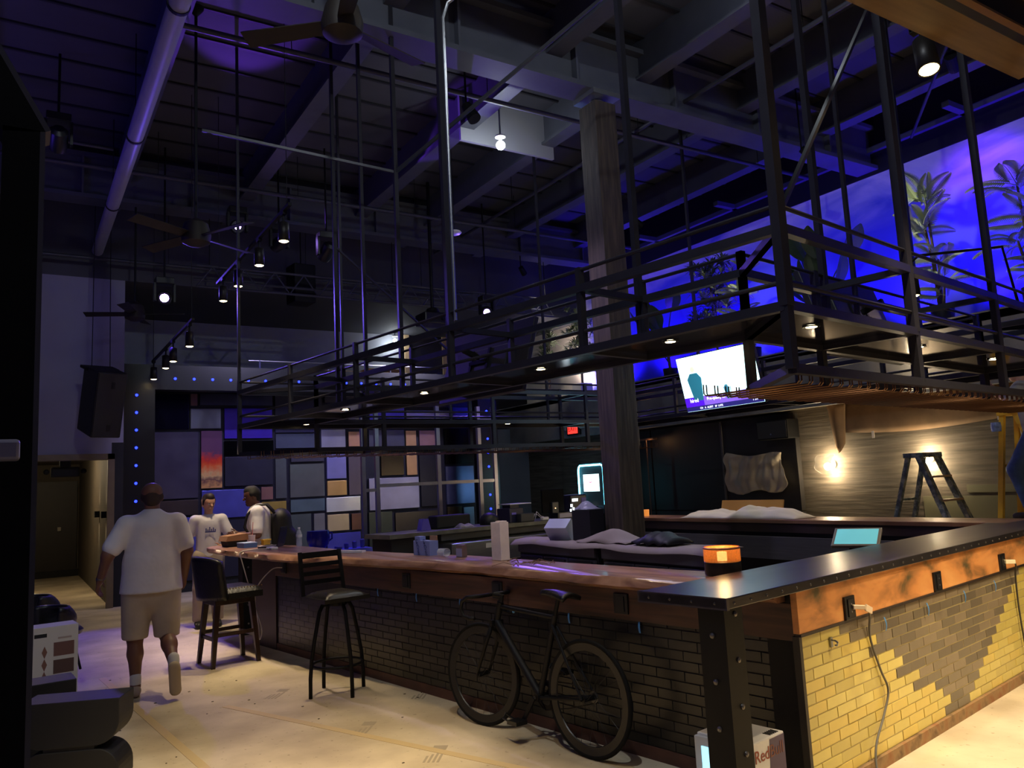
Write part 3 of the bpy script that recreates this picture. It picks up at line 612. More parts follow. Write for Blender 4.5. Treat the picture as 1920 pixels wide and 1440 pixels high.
        lamp('SPOT', 'downlight_lamp', (p.x, p.y, Z_SH-.01), P_DOWN, WARM, (p.x, p.y, 0), 110, .8, .03)
rack()
# ---- televisions hung inside the ring
tvback = M('tv back plastic', (22, 22, 30), .5)
def tv(label, c, width, rz, tilt, screen=None, bracket=True):
    """screen faces local -Y; tilt leans the top towards it"""
    h = width*.57; t = thing('television', label, 'television', c, rz); R = Matrix.Rotation(tilt, 3, 'X')
    def bx(nm, ce, d, m, b=0):
        mb = MB().box(R @ Vector(ce), d, R); return part(mb, nm, m, t, bev=b)
    bx('case', (0, 0, 0), (width, .05, h), tvback, .006)
    bx('rear_housing', (0, .05, -h*.12), (width*.62, .06, h*.55), tvback, .01)
    v = MB()
    for i in range(14): v.box(R @ Vector((-width*.26+width*.04*i, .083, -h*.3)), (.008, .006, h*.1), R)
    part(v, 'vent_slots', M('vent black', (6, 6, 8), .6), t)
    if bracket:
        part(MB().beam(R @ Vector((-.12, .08, .1)), R @ Vector((-.12, .08, -.16)), .03, .02).beam(R @ Vector((.12, .08, .1)), R @ Vector((.12, .08, -.16)), .03, .02).beam((0, .09, .04), (0, .26, .1), .04, .04).beam((-.13, .09, .0), (.13, .09, .0), .03, .03), 'wall_bracket', blk, t)
    bx('screen', (0, -.027, .0), (width-.02, .004, h-.02), screen or M('dark screen glass', (6, 6, 8), .1))
    return t, R, h
TVS = M('bright tv picture', (200, 235, 240), .3, emit=(190, 236, 240), es=3.2)
t, R, h = tv('lit television showing a talk show with a purple caption band', (7.3, 6.72, 2.76), 1.26, -PI/2, math.radians(12), TVS)
def onscreen(nm, x0, x1, z0, z1, m, dy=-.031, mb=None):
    if mb is None: mb = MB().box(R @ Vector(((x0+x1)/2, dy, (z0+z1)/2)), (x1-x0, .002, z1-z0), R)
    part(mb, nm, m, t)
def screentext(s, x, z, size, m):
    mb = text_mb(s, size, .0004); xform(mb, Matrix.Translation(R @ Vector((x, -.034, z))) @ R.to_4x4() @ Matrix.Rotation(PI/2, 4, 'X')); part(mb, 'caption_text', m, t)
pur = glow('caption purple', (70, 20, 190), 1.6); pur2 = glow('caption lilac', (120, 84, 200), 1.4); barm = glow('ticker navy', (40, 36, 110), 1.0); wh = glow('caption white', (235, 240, 255), 2.4); teal = glow('figure teal', (40, 110, 130), 1.0); skin_ = glow('figure skin', (190, 190, 170), 1.6)
W2 = .62; onscreen('caption_band', -W2, -.3, -.29, -.17, pur); onscreen('caption_band', -.3, W2, -.29, -.17, pur2); onscreen('ticker', -W2, W2, -.347, -.29, barm)
screentext('hired', -.46, -.215, .07, wh); screentext('Pre-qualify for up to', -.02, -.215, .055, wh); screentext('PS1', .5, -.3, .055, wh); screentext('CH   A  ALERT   SP  LATE', -.2, -.32, .035, wh)
def fig(x, z, s, m):
    onscreen('figure', 0, 0, 0, 0, m, mb=MB().prism([(0, 0), (0, 0)], 0, 0)) if False else None
    pr = [(x-.07*s, z-.3*s), (x-.12*s, z-.02*s), (x-.06*s, z+.05*s), (x+.06*s, z+.05*s), (x+.12*s, z-.02*s), (x+.08*s, z-.3*s)]
    mb = MB().prism(pr, -.034, -.031, 'y'); mb.v = [tuple(R @ Vector(p)) for p in mb.v]; part(mb, 'figure', m, t)
    mb = MB().cyl((x, -.034, z+.1*s), (x, -.031, z+.1*s), .038*s, n=12); mb.v = [tuple(R @ Vector(p)) for p in mb.v]; part(mb, 'figure_head', skin_, t)
fig(-.38, .08, 1.0, teal); fig(.2, .0, .7, glow('figure white', (240, 245, 240), 2.6)); fig(.12, -.1, .5, teal)
lamp('POINT', 'tv_glow', (7.05, 6.72, 2.75), 6, (.7, .9, 1), size=.3)
tv('television seen from behind under the left side of the hanging rack', BW(4.5, 5.5, 2.72), 1.2, BT+PI/2, math.radians(17))
tv('television seen from behind over the tiled front, inside the hanging rack', BW(6.2, 2.9, 2.79), 1.26, BT+PI, math.radians(17))
# ================================================================== light fixtures and things under the roof
bronze = M('dark bronze metal', (34, 30, 28), .45, .4)
warmlens = glow('warm lamp lens', (255, 222, 150), 26)
HEAD = None
def head_meshes():
    can = MB().lathe([(.03, .2), (.052, .19), (.055, .0), (.047, .0), (.044, .03)], n=18, cap=False).cyl((0, 0, .2), (0, 0, .202), .03, n=14)
    return can.mesh('lamp_can'), MB().lathe([(.047, .004), (.03, -.006), (.003, -.01)], n=18).mesh('lens'), MB().cyl((0, 0, .2), (0, 0, .27), .012, n=8).b2(-.02, .02, -.05, .05, .27, .3).mesh('stem')
cm, lm, sm = head_meshes(); cm.materials.append(bronze); lm.materials.append(warmlens); sm.materials.append(blk)
for q in (cm,): q.polygons.foreach_set('use_smooth', [True]*len(q.polygons))
def track(label, x, y0, y1, z, heads, power, angle=50, lean=(0, 0)):
    t = wthing('track_light', label, 'track light', (x, (y0+y1)/2, z))
    part(MB().b2(x-.018, x+.018, y0, y1, z, z+.03), 'rail', blk, t)
    for y in (y0+.1, y1-.1): part(MB().cyl((x, y, z+.03), (x, y, 7.0), .004, n=5), 'drop_cable', blk, t)
    for y in heads:
        c = shared(cm, 'lamp_can', t, (x, y, z-.3)); OFF[c.name] = (0, 0, 0)
        for me_, nm in ((lm, 'lens'), (sm, 'stem')):
            o = bpy.data.objects.new(nm, me_); COL.objects.link(o); o.parent = c
        lamp('SPOT', 'track_lamp', (x, y, z-.31), power, WARM, (x+lean[0], y+lean[1], 0), angle, .8, .05)
track('track light with four warm cans hanging above the walkway, nearest the camera', 2.22, 7.35, 10.6, 4.42, (7.57, 8.5, 9.46, 10.26), P_TRACK2)
track('lower track light with four warm cans by the stage corner', 1.9, 10.5, 14.0, 3.9, (10.75, 12.0, 12.65, 13.85), 45)
track('track light over the entrance end of the walkway', .95, .8, 3.6, 4.42, (1.4, 2.4, 3.4), P_TRACK, 46, (.3, 1.6))
# single spot hung under the bronze beam, upper right, with its beam
def nearbeam():
    t = wthing('bronze_ceiling_beam', 'bronze edged channel beam crossing the upper right corner near the camera', 'beam', (4.4, 2.15, 4.0))
    tan = ramp_mat('tan timber soffit', [(.3, (88, 64, 34)), (.7, (116, 88, 50))], 3, .6, stretch=(.4, 6, 6))
    part(MB().b2(2.6, 5.3, 1.96, 2.2, 3.98, 4.03), 'soffit', tan, t)
    part(MB().b2(2.6, 5.3, 1.88, 1.96, 3.96, 4.16), 'web', bronze, t); part(MB().b2(2.6, 5.3, 1.86, 1.9, 3.95, 3.965).b2(2.6, 5.3, 1.86, 1.9, 4.15, 4.165), 'flange', M('brass lip', (150, 112, 66), .35, .7), t)
    for x in (2.8, 5.1): part(MB().b2(x-.02, x+.02, 1.98, 2.02, 4.03, 6.9), 'hanger', blk, t)
    return t
nearbeam()
t = wthing('spot_light', 'single black can spotlight with a warm lens below the bronze beam', 'spot light', (4.45, 2.3, 3.9))
c = shared(cm, 'lamp_can', t, (4.45, 2.3, 3.88), (math.radians(-10), math.radians(12), 0), (1.15, 1.15, 1.15))
for me_, nm in ((lm, 'lens'), (sm, 'stem')):
    o = bpy.data.objects.new(nm, me_); COL.objects.link(o); o.parent = c
part(MB().b2(4.40, 4.52, 2.2, 2.4, 4.24, 4.27).cyl((4.46, 2.3, 4.27), (4.46, 2.3, 7.0), .012, n=8), 'mount', blk, t)
lamp('SPOT', 'spot_lamp', (4.46, 2.28, 3.87), P_SPOT, WARM, (4.9, 1.3, .2), 86, .8, .05)
# cans further along the same run, over the tiled front and behind the camera
track('track light over the tiled front, beyond the right edge of the photo', 5.6, -.9, 1.0, 4.3, (-.5, .6), P_SPOT*.8, 80, (-.1, 1.6))
def bulb(label, p, power, drop=.1, plate=True, r=.06):
    t = wthing('bare_bulb', label, 'light bulb', p); x, y, z = p
    part(MB().sph((x, y, z), r, 16), 'globe', glow('white bulb', (235, 245, 255), 40), t, smooth='all')
    part(MB().cyl((x, y, z+r*.8), (x, y, z+r+.05), .022, n=12), 'socket', M('porcelain', (225, 225, 222), .3), t)
    part(MB().lathe([(.07, 0), (.065, .02), (.03, .03)], (x, y, z+r+.05), 16), 'ceiling_plate', M('porcelain'), t)
    part(MB().cyl((x, y, z+r+.07), (x, y, z+r+.07+drop), .012, n=8), 'conduit', stain, t)
    lamp('POINT', 'bulb_lamp', (x, y, z-r-.02), power, WHITE, size=.06)
bulb('bare white bulb under the light shaft near the column', (5.3, 8.3, 6.02), P_BULB, .85)
bulb('small bare bulb high on the upper stage wall', (7.55, 16.9, 5.1), P_BULB2, .1, r=.05)
bulb('bare white bulb among the beams above the top edge of the photo', (5.6, 4.2, 6.5), P_BULB, .4)
bulb('added bare white fill bulb on the ceiling behind the door frame, out of sight', (1.0, 2.0, 6.5), 340, .4)  # unseen bulb added as white fill for the room
# ---- moving heads with coloured beams
def mover(label, p, face, power, col, aim, spot=35, lensr=.06, topz=6.97, es=60):
    t = thing('moving_head_light', label, 'stage light', p); d = (Vector(face)-Vector(p)).normalized(); q = d.to_track_quat('Z', 'Y').to_matrix()
    part(MB().b2(-.13, .13, -.1, .1, .2, .3), 'base', blkp, t, bev=.01)
    for q_ in (-.15, .12): part(MB().b2(q_, q_+.03, -.05, .05, -.06, .22), 'yoke_arm', blkp, t)
    h = MB().lathe([(.06, -.16), (.1, -.12), (.11, .06), (.09, .14), (.08, .14)], n=16); h.v = [tuple(q @ Vector(v)) for v in h.v]; part(h, 'head', blkp, t, smooth=True)
    l = MB().cyl((0, 0, .13), (0, 0, .145), lensr, n=16); l.v = [tuple(q @ Vector(v)) for v in l.v]; part(l, 'lens', glow('violet lens %d' % es, (170, 130, 255), es), t)
    part(MB().cyl((0, 0, .3), (0, 0, topz-p[2]), .015, n=8), 'drop_pole', blk, t)
    if power: lamp('SPOT', 'mover_lamp', tuple(Vector(p)+(Vector(aim)-Vector(p)).normalized()*.22), power, col, aim, spot, .4, .04)
mover('moving head light glaring violet towards the camera by the stage corner', (1.84, 12.4, 4.62), (.2, 1.5, 2.0), P_MOVER, BLUE, (.9, 10.3, 0), 40)
mover('moving head light with a violet lens right of the projector pole', (7.48, 12.5, 4.85), (2, 3, 1.8), P_STAGE, (.75, .7, 1), (5.5, 15.2, 1.8), 75, es=30)
mover('small moving head light high up behind the nearest track light', (2.76, 11.8, 5.65), (1, 2, 3), P_MOVER*.8, VIOLET, (1.9, 7.6, 7.0), 34, .045)
mover('moving head light high above the bar, aimed along the roof beams', (3.5, 12.2, 5.6), (5, 8, 6.6), P_MOVER*1.2, VIOLET, (5.2, 9.2, 6.5), 22, .045)
mover('moving head light near the stage ceiling aimed at the left of the stage', (4.0, 11.4, 5.3), (3, 15, 2), P_STAGE*.9, (.6, .55, 1), (3.2, 15.2, 2.2), 60, .045)
t = wthing('added_par_can', 'small added par can over the bar throwing lilac fill light down', 'stage light', (4.4, 7.6, 6.0)); part(MB().cyl((4.4, 7.6, 6.05), (4.45, 7.5, 5.85), .06, .08, 14), 'can', blk, t); part(MB().cyl((4.4, 7.6, 6.05), (4.4, 7.6, 6.97), .012, n=6), 'stem', blk, t)  # fixture added to bring lilac light onto the bar
lamp('SPOT', 'par_fill', (4.46, 7.48, 5.8), 420, (.72, .6, 1), (4.9, 6.2, 1), 70, .8, .06)
lamp('SPOT', 'mover_spill', (1.84, 12.15, 4.6), 260, (.16, .09, 1), (1.6, 4.0, 1.6), 110, .9, .06)   # the two lit lenses spill towards the room
lamp('SPOT', 'mover_spill', (7.35, 12.25, 4.82), 420, (.2, .1, 1), (4.2, 5.0, 2.4), 100, .9, .06)
# ---- ceiling fans
fanm = ramp_mat('dark fan blade wood', [(.3, (24, 19, 13)), (.7, (38, 29, 19))], 4, .6)
def fan(label, p, ztop, r=.72, a0=0, nb=4):
    t = thing('ceiling_fan', label, 'ceiling fan', p)
    part(MB().lathe([(.03, .2), (.12, .14), (.15, .02), (.14, -.06), (.06, -.1)], n=20), 'motor_hub', fanm, t, smooth=True)
    part(MB().cyl((0, 0, .18), (0, 0, ztop-p[2]-.08), .016, n=10), 'down_rod', blk, t)
    part(MB().lathe([(.02, -.1), (.08, -.02), (.085, .0)], (0, 0, ztop-p[2]), 14), 'canopy', blk, t, smooth=True)
    bl = MB().sheet(lambda u, v: (.14+(r-.14)*u, (-.055-.02*u)+(.11+.04*u)*v, .01+.035*(v-.5)), 4, 2, .008).mesh('blade'); bl.materials.append(fanm)
    for k in range(nb): shared(bl, 'blade', t, (0, 0, 0), (0, 0, a0+2*PI*k/nb))
fan('nearest ceiling fan with brown blades at the top edge of the photo', (1.9, 4.98, 4.9), 6.48, .74, math.radians(18), 3)
fan('ceiling fan on a long rod left of the nearest track light', (1.55, 8.41, 4.33), 6.9, .75, math.radians(120))
fan('far ceiling fan by the stage corner wall', (1.5, 12.9, 4.45), 6.9, .7, math.radians(160))
# ---- duct, pipes, conduit
ductm = M('white grey spiral duct', (150, 150, 158), .5, var=.05)
t = wthing('round_duct', 'long pale round duct running under the ceiling towards the stage corner', 'duct', (1.08, 9, 5.7))
part(MB().cyl((1.08, 1.0, 5.75), (1.08, 14.15, 5.75), .085, n=20), 'pipe', ductm, t, smooth=True)
for y in (3.5, 6.6, 9.4, 11.8): part(MB().lathe([(.09, -.02), (.095, -.02), (.095, .02), (.09, .02)], (1.08, y, 5.75), 18, False, Matrix.Rotation(PI/2, 3, 'X')).cyl((1.08, y, 5.84), (1.08, y, 7.0), .006, n=6), 'hanger_strap', blk, t)
pm = M('dark sprinkler pipe', (64, 64, 74), .5, .3)
for i, (a, b, r, lab) in enumerate([((1.2, 7.85, 6.32), (10.9, 7.75, 6.32), .03, 'sprinkler pipe crossing just beyond the main ceiling girder'), ((-1.4, 11.9, 6.3), (10.9, 11.9, 6.3), .035, 'sprinkler pipe crossing the ceiling in front of the stage'),
                                     ((-1.4, 10.9, 6.2), (1.0, 10.95, 6.2), .022, 'short conduit pipe left of the pale round duct'), ((-1.4, 13.9, 5.55), (8, 13.9, 5.55), .03, 'pipe running along the stage soffit edge'),
                                     ((6.2, 2.2, 6.3), (10.9, 6.0, 6.3), .02, 'thin conduit running diagonally over the right side'), ((7.2, 0, 6.38), (7.2, 14, 6.38), .028, 'sprinkler branch pipe running lengthwise over the bar')]):
    T = wthing('ceiling_pipe', lab, 'pipe', a); part(MB().cyl(a, b, r, n=10), 'pipe', pm, T, smooth=True)
    d = Vector(b)-Vector(a); n = int(d.length//2)
    for k in range(n):
        q = Vector(a)+d*((k+.5)/n); part(MB().cyl(q+Vector((0, 0, r)), (q.x, q.y, 6.98), .005, n=5), 'hanger', blk, T)
cd_ = BW(3.5, 4.62)
wone(MB().tube([(cd_.x, cd_.y, 2.85), (cd_.x, cd_.y, 5.0), (cd_.x, cd_.y, 5.28), (cd_.x+.05, cd_.y+.0, 5.42), (cd_.x+.22, cd_.y-.2, 5.55), (cd_.x+.9, cd_.y-1.0, 5.9), (cd_.x+1.2, cd_.y-1.4, 6.9)], .014, 8), 'conduit', 'grey conduit bent over at its top beside a rack hanger', 'conduit', stain, (cd_.x, cd_.y, 2.85), smooth=True)
# ---- projector on its pole, wireless access point, detectors
t = thing('projector', 'black projector hung on a long pole in front of the stage', 'projector', (6.05, 11.93, 4.5))
part(MB().b2(-.24, .24, -.2, .2, -.12, .08), 'body', blkp, t, bev=.02); part(MB().cyl((.1, -.2, -.02), (.1, -.26, -.02), .05, n=16), 'lens', M('lens glass', (30, 30, 50), .05), t)
part(MB().lathe([(.09, 0), (.12, .04), (.1, .09), (.03, .12)], (0, 0, .08), 14), 'gimbal', blk, t); part(MB().cyl((0, 0, .18), (0, 0, 2.45), .03, n=10), 'pole', blk, t)
t = thing('access_point', 'white disc shaped access point on the ceiling pipe right of the projector pole', 'access point', (5.75, 10.5, 5.56))
part(MB().lathe([(.02, -.03), (.1, -.022), (.125, 0), (.11, .02)], n=22), 'disc', M('white disc plastic', (225, 225, 230), .4), t, smooth=True); part(MB().cyl((0, 0, .02), (0, 0, 1.4), .012, n=8), 'stem', blk, t)
# ---- line array speaker left of the stage
def speaker():
    t = thing('hanging_speaker', 'large black loudspeaker hung tilted left of the stage', 'loudspeaker', (1.1, 13.2, 3.15), math.radians(14))
    Rm = Matrix.Rotation(math.radians(17), 3, 'X')
    part(MB().box((0, 0, 0), (.42, .62, .98), Rm), 'cabinet', M('black speaker paint', (20, 20, 22), .6), t, bev=.02)
    part(MB().box(Rm @ Vector((0, -.315, 0)), (.38, .012, .94), Rm), 'grille', M('speaker grille', (44, 43, 42), .7), t)
    for z in (.3, -.34): part(MB().box(Rm @ Vector((.02, -.323, z)), (.05, .008, .1), Rm), 'port', dark, t, bev=.003)
    part(MB().cyl((-.12, .1, .45), (-.1, .1, 3.7), .006, n=6).cyl((.14, .1, .45), (.12, .1, 3.7), .006, n=6), 'fly_cable', blk, t)
    part(MB().box((0, .12, .52), (.46, .3, .04), Rm), 'fly_bracket', blk, t)
speaker()
t = thing('wall_speaker', 'small black wall speaker above the plastic wrapped panel', 'loudspeaker', (10.3, 8.34, 2.1), 0)
part(MB().b2(-.16, .12, -.3, .3, 0, .3), 'cabinet', blk, t, bev=.012); part(MB().b2(-.168, -.16, -.28, .28, .02, .28), 'grille', M('speaker grille'), t); part(MB().b2(.1, .2, -.05, .05, .3, .42), 'bracket', blk, t)
part(MB().cyl((-.168, .02, .08), (-.172, .02, .08), .014, n=10), 'badge', stain, t)
t = thing('speaker', 'dark hanging speaker cabinet left of the second moving head', 'loudspeaker', (4.3, 13.65, 5.0), .1)
part(MB().b2(-.2, .2, -.2, .2, 0, .7), 'cabinet', blk, t, bev=.02); part(MB().cyl((0, 0, .7), (0, 0, 1.85), .01, n=6), 'fly_cable', blk, t)
# ---- truss members before the stage
t = wthing('lighting_truss', 'dark lattice truss hung across in front of the stage', 'truss', (5.2, 13.0, 5.0))
for dz, dy in ((5.0, 13.0), (5.35, 13.0), (5.18, 13.25)): part(MB().cyl((2.4, dy, dz), (9.4, dy, dz), .022, n=8), 'chord', pm, t)
for i in range(14):
    x = 2.4+.5*i
    part(MB().cyl((x, 13.0, 5.0), (x+.25, 13.0, 5.35), .012, n=6).cyl((x+.25, 13.0, 5.35), (x+.5, 13.0, 5.0), .012, n=6), 'lattice_bar', pm, t)
for x in (2.6, 5.8, 9.2): part(MB().cyl((x, 13.0, 5.35), (x, 13.0, 6.9), .008, n=6), 'drop_cable', blk, t)
# ---- blue LED washers standing on the ledge under the mural
for i in range(10):
    y = 2.6+1.28*i
    t = wthing('led_wash_bar', 'slim LED bar on the ledge washing the mural blue', 'wash light', (10.8, y, 3.42), 'LED wash bars along the mural ledge')
    part(MB().b2(10.750, 10.850, y-.5, y+.5, 3.44, 3.5).b2(10.770, 10.830, y-.4, y-.36, 3.42, 3.44).b2(10.770, 10.830, y+.36, y+.4, 3.42, 3.44), 'housing', blkp, t)
    part(MB().b2(10.780, 10.845, y-.48, y+.48, 3.5, 3.505), 'diode_strip', glow('blue diode strip', (60, 40, 255), 8), t)
    for dy in (0,):
        lamp('SPOT', 'wash_lamp', (10.82, y+dy, 3.53), 2*P_MURAL*(1 if y < 13.5 else 1.0), (.045, .012, 1.0) if y < 13 else (1, .85, .8), (11.2, y+dy, 5.0), 125, .9, .2)
lamp('SPOT', 'cloud_fill', (9.2, 4.5, 6.2), 700, VIOLET, (11.2, 5.2, 5.4), 40, .7, .1)  # added violet spot for the clouds, only near the wash can
for i, (q, a) in enumerate((((8.9, 6.4, 5.9), (10.6, 5.6, 4.6)), ((8.7, 9.6, 5.9), (10.6, 9.0, 4.4)), ((8.5, 12.8, 5.9), (10.6, 13.9, 4.2)))):  # cans added to put warm white light on the plants
    t = wthing('plant_fill_spot', ('right', 'middle', 'left')[i]+' added black can lamp under the roof aimed at the ledge plants', 'spot light', q); part(MB().cyl(q, tuple(Vector(q)+(Vector(a)-Vector(q)).normalized()*.18), .05, .06, 14), 'can', blk, t); part(MB().cyl(q, (q[0], q[1], 6.97), .012, n=6), 'stem', blk, t)
    lamp('SPOT', 'plant_fill_lamp', tuple(Vector(q)+(Vector(a)-Vector(q)).normalized()*.2), 150, (1, .93, .74), a, 60, .9, .08)
t = wthing('ceiling_wash_light', 'black can lamp above the rack aimed at the top of the mural', 'wash light', (9.15, 4.45, 6.25))
part(MB().cyl((9.05, 4.42, 6.27), (9.28, 4.5, 6.2), .07, n=14), 'can', blk, t); part(MB().cyl((9.1, 4.45, 6.3), (9.1, 4.45, 7.0), .014, n=8), 'stem', blk, t)
for i, y in enumerate((8.2, 10.6)):
    t = wthing('led_wash_bar', ('nearer', 'farther')[i]+' slim LED bar high on the left wall washing the ceiling blue', 'wash light', (X0+.12, y, 4.6)); part(MB().b2(X0, X0+.16, y-.5, y+.5, 4.56, 4.62), 'housing', blkp, t)
    lamp('SPOT', 'wash_lamp', (X0+.2, y, 4.68), 36, (.12, .06, 1), (1.0, y+.4, 7.0), 140, .9, .2)
mover('small added moving head light on the ceiling washing the wall beside the stage', (.35, 10.2, 5.9), (0.3, 14.2, 3.6), 20, (.3, .22, 1), (.2, 14.2, 3.4), 62, .04, es=20)  # fixture added to tint the back wall lilac
# ---- pendant can on the rack arm, right
pp = Vector((6.32, 3.62, 3.0))
t = wthing('pendant_spot', 'small black can lamp on a bent arm above the right side of the rack', 'spot light', tuple(pp))
c = shared(cm, 'lamp_can', t, tuple(pp)); o = bpy.data.objects.new('lens', lm); COL.objects.link(o); o.parent = c
part(MB().tube([pp+Vector((0, 0, .2)), pp+Vector((0, 0, .28)), pp+Vector((.06, -.05, .34)), pp+Vector((.5, -.5, .34)), pp+Vector((.55, -.55, -.2))], .012, 8), 'arm', blk, t, smooth=True)
lamp('SPOT', 'pendant_lamp', tuple(pp+Vector((0, 0, -.02))), 25, WARM, tuple(pp-Vector((0, 0, 3))), 80, .7, .04)
# ---- wall sconces
def sconce(label, y, z, big, X=10.5, pw=None):
    t = wthing('wall_sconce', label, 'wall lamp', (X, y, z))
    part(MB().lathe([(.07, 0), (.065, .03), (.03, .04)], (X, y, z), 16, True, Matrix.Rotation(-PI/2, 3, 'Y')), 'back_plate', stain, t)
    part(MB().tube([(X-.03, y, z), (X-.1, y, z), (X-.12, y, z-.02)], .01, 6), 'arm', stain, t)
    part(MB().sph((X-.14, y, z-.03), .055, 14), 'bulb', glow('warm sconce bulb', (255, 226, 160), 40), t, smooth='all')
    if big:
        part(MB().sheet(lambda u, v: (X-.14-.13*math.sin(PI*v)*(1+.12*math.sin(9*u+4*v)), y-.15+.3*u+.02*math.sin(11*v), z+.13-.28*v+.02*math.sin(8*u)), 12, 10, .001), 'plastic_wrap', M('clear plastic film', (245, 240, 230), .3, alpha=.22), t, smooth='all')
    for dz in (-.13, .07): lamp('POINT', 'sconce_lamp', (X-.13, y, z+dz), (pw or P_SCONCE)*.6, WARM, size=.04)
sconce('glowing wall sconce wrapped in clear plastic', 7.55, 1.66, True); sconce('glowing wall sconce behind the stepladder top', 6.04, 1.68, False)
sconce('bare glowing lamp on the concrete fascia behind the right side of the rack', 5.72, 3.12, False, 10.0, 12)
# ---- exit sign on the fascia
t = wthing('exit_sign', 'lit red exit sign on the concrete fascia', 'exit sign', (9.99, 13.29, 2.56))
part(MB().b2(9.93, 10.0, 13.1, 13.52, 2.56, 2.82), 'housing', blkp, t, bev=.006)
part(MB().b2(9.924, 9.93, 13.14, 13.48, 2.59, 2.79), 'face', glow('red exit face', (255, 60, 50), 1.6), t)
mb = text_mb('EXIT', .15, .001); xform(mb, Matrix.Translation((9.922, 13.31, 2.69)) @ Matrix.Rotation(-PI/2, 4, 'Z') @ Matrix.Rotation(PI/2, 4, 'X')); part(mb, 'lettering', M('dark red letters', (90, 12, 12), .5), t)
part(MB().sph((9.95, 13.04, 2.72), .05, 12).sph((9.95, 13.58, 2.72), .05, 12), 'emergency_lamp', M('grey lamp head', (120, 118, 124), .4), t, smooth='all')
# ---- hall exit box hanging in the doorway
t = wthing('hall_exit_box', 'black emergency light box hung in the hallway opening', 'emergency light', (.7, 14.55, 2.08))
part(MB().b2(.5, .9, 14.5, 14.6, 2.08, 2.24).b2(.62, .78, 14.52, 14.58, 2.24, 2.6), 'box', dark, t, bev=.02); part(MB().sph((.44, 14.55, 2.17), .045, 10).sph((.96, 14.55, 2.17), .045, 10), 'lamp_head', dark, t)
for i_, y in enumerate((15.05, 16.3)):
    t = wthing('hall_sconce', ('nearer', 'farther')[i_]+' black up and down light on the hallway side wall', 'wall lamp', (1.3, y, 1.4))
    part(MB().b2(1.26, 1.34, y-.05, y+.05, 1.39, 1.5), 'mount', dark, t)
    lamp('SPOT', 'hall_up', (1.27, y, 1.53), 9, WARM, (1.31, y, 3), 60, .8); lamp('SPOT', 'hall_down', (1.27, y, 1.36), 9, WARM, (1.31, y, 0), 60, .8)
lamp('POINT', 'hall_ceiling_lamp', (.4, 17.0, 2.45), 55, WARM, size=.1)
t = wthing('hall_ceiling_light', 'round ceiling light inside the hallway', 'ceiling light', (.4, 17, 2.5)); part(MB().lathe([(.1, 0), (.13, .05), (.13, .1)], (.4, 17, 2.5), 16), 'diffuser', glow('hall diffuser', (255, 220, 160), 2), t)
# ================================================================== seats
espresso = ramp_mat('espresso stained wood', [(.3, (34, 20, 15)), (.7, (58, 36, 26))], 5, .4, stretch=(4, 4, .6))
blkl = M('black leatherette', (18, 18, 20), .38, bump=.15, bscale=40, var=.1)
def stool_wood():
    t = thing('bar_stool', 'brown wood legged bar stool with a curved black upholstered back', 'bar stool', BW(3.1, 8.06), BT)
    top = [(-.17, -.15), (-.17, .15), (.17, -.15), (.17, .15)]; ft = [(-.235, -.205), (-.225, .205), (.215, -.215), (.225, .205)]
    for (a, b), (c, d) in zip(top, ft):
        L = MB(); s1, s2 = .026, .018
        v = [(a+i*s1, b+j*s1, .62) for i, j in ((-1, -1), (1, -1), (1, 1), (-1, 1))]+[(c+i*s2, d+j*s2, 0) for i, j in ((-1, -1), (1, -1), (1, 1), (-1, 1))]
        L.add(v, [(0, 1, 2, 3), (7, 6, 5, 4), (0, 4, 5, 1), (1, 5, 6, 2), (2, 6, 7, 3), (3, 7, 4, 0)]); part(L, 'leg', espresso, t)
    k = .31
    P = [(c+(a-c)*k/.62*1, d+(b-d)*k/.62*1) for (a, b), (c, d) in zip(top, ft)]
    for i, j, z in ((0, 1, .26), (2, 3, .26), (0, 2, .3), (1, 3, .3)):
        part(MB().beam((*P[i], z), (*P[j], z), .022, .034), 'stretcher', espresso, t)
    part(MB().b2(-.2, .2, -.18, .18, .58, .64), 'apron', espresso, t, bev=.006)
    s = MB().sheet(lambda u, v: (-.2+.46*u, -.23+.46*v, .66+.085*min(1, 6*min(u, 1-u, v, 1-v)+.35)), 14, 14, 0)
    s.b2(-.2, .26, -.23, .23, .63, .69); part(s, 'seat', blkl, t, smooth=True)
    n = 14
    bk = MB().sheet(lambda u, v: (-.16-.09*math.cos((u-.5)*PI*.9)+.2*abs(u-.5)**2*1.6-.06*v, (u-.5)*.5*(1+.06*v), .64+.42*v*(1-.12*(2*(u-.5))**4)), n, 10, .055)
    part(bk, 'backrest', blkl, t, smooth='all')
    nd = MB().sph((0, 0, 0), .007, 6).mesh('nailhead'); nd.materials.append(M('brass nail', (170, 140, 84), .3, .9))
    for i in range(16): shared(nd, 'nailhead', t, (-.19+.029*i, -.233, .735))
stool_wood()
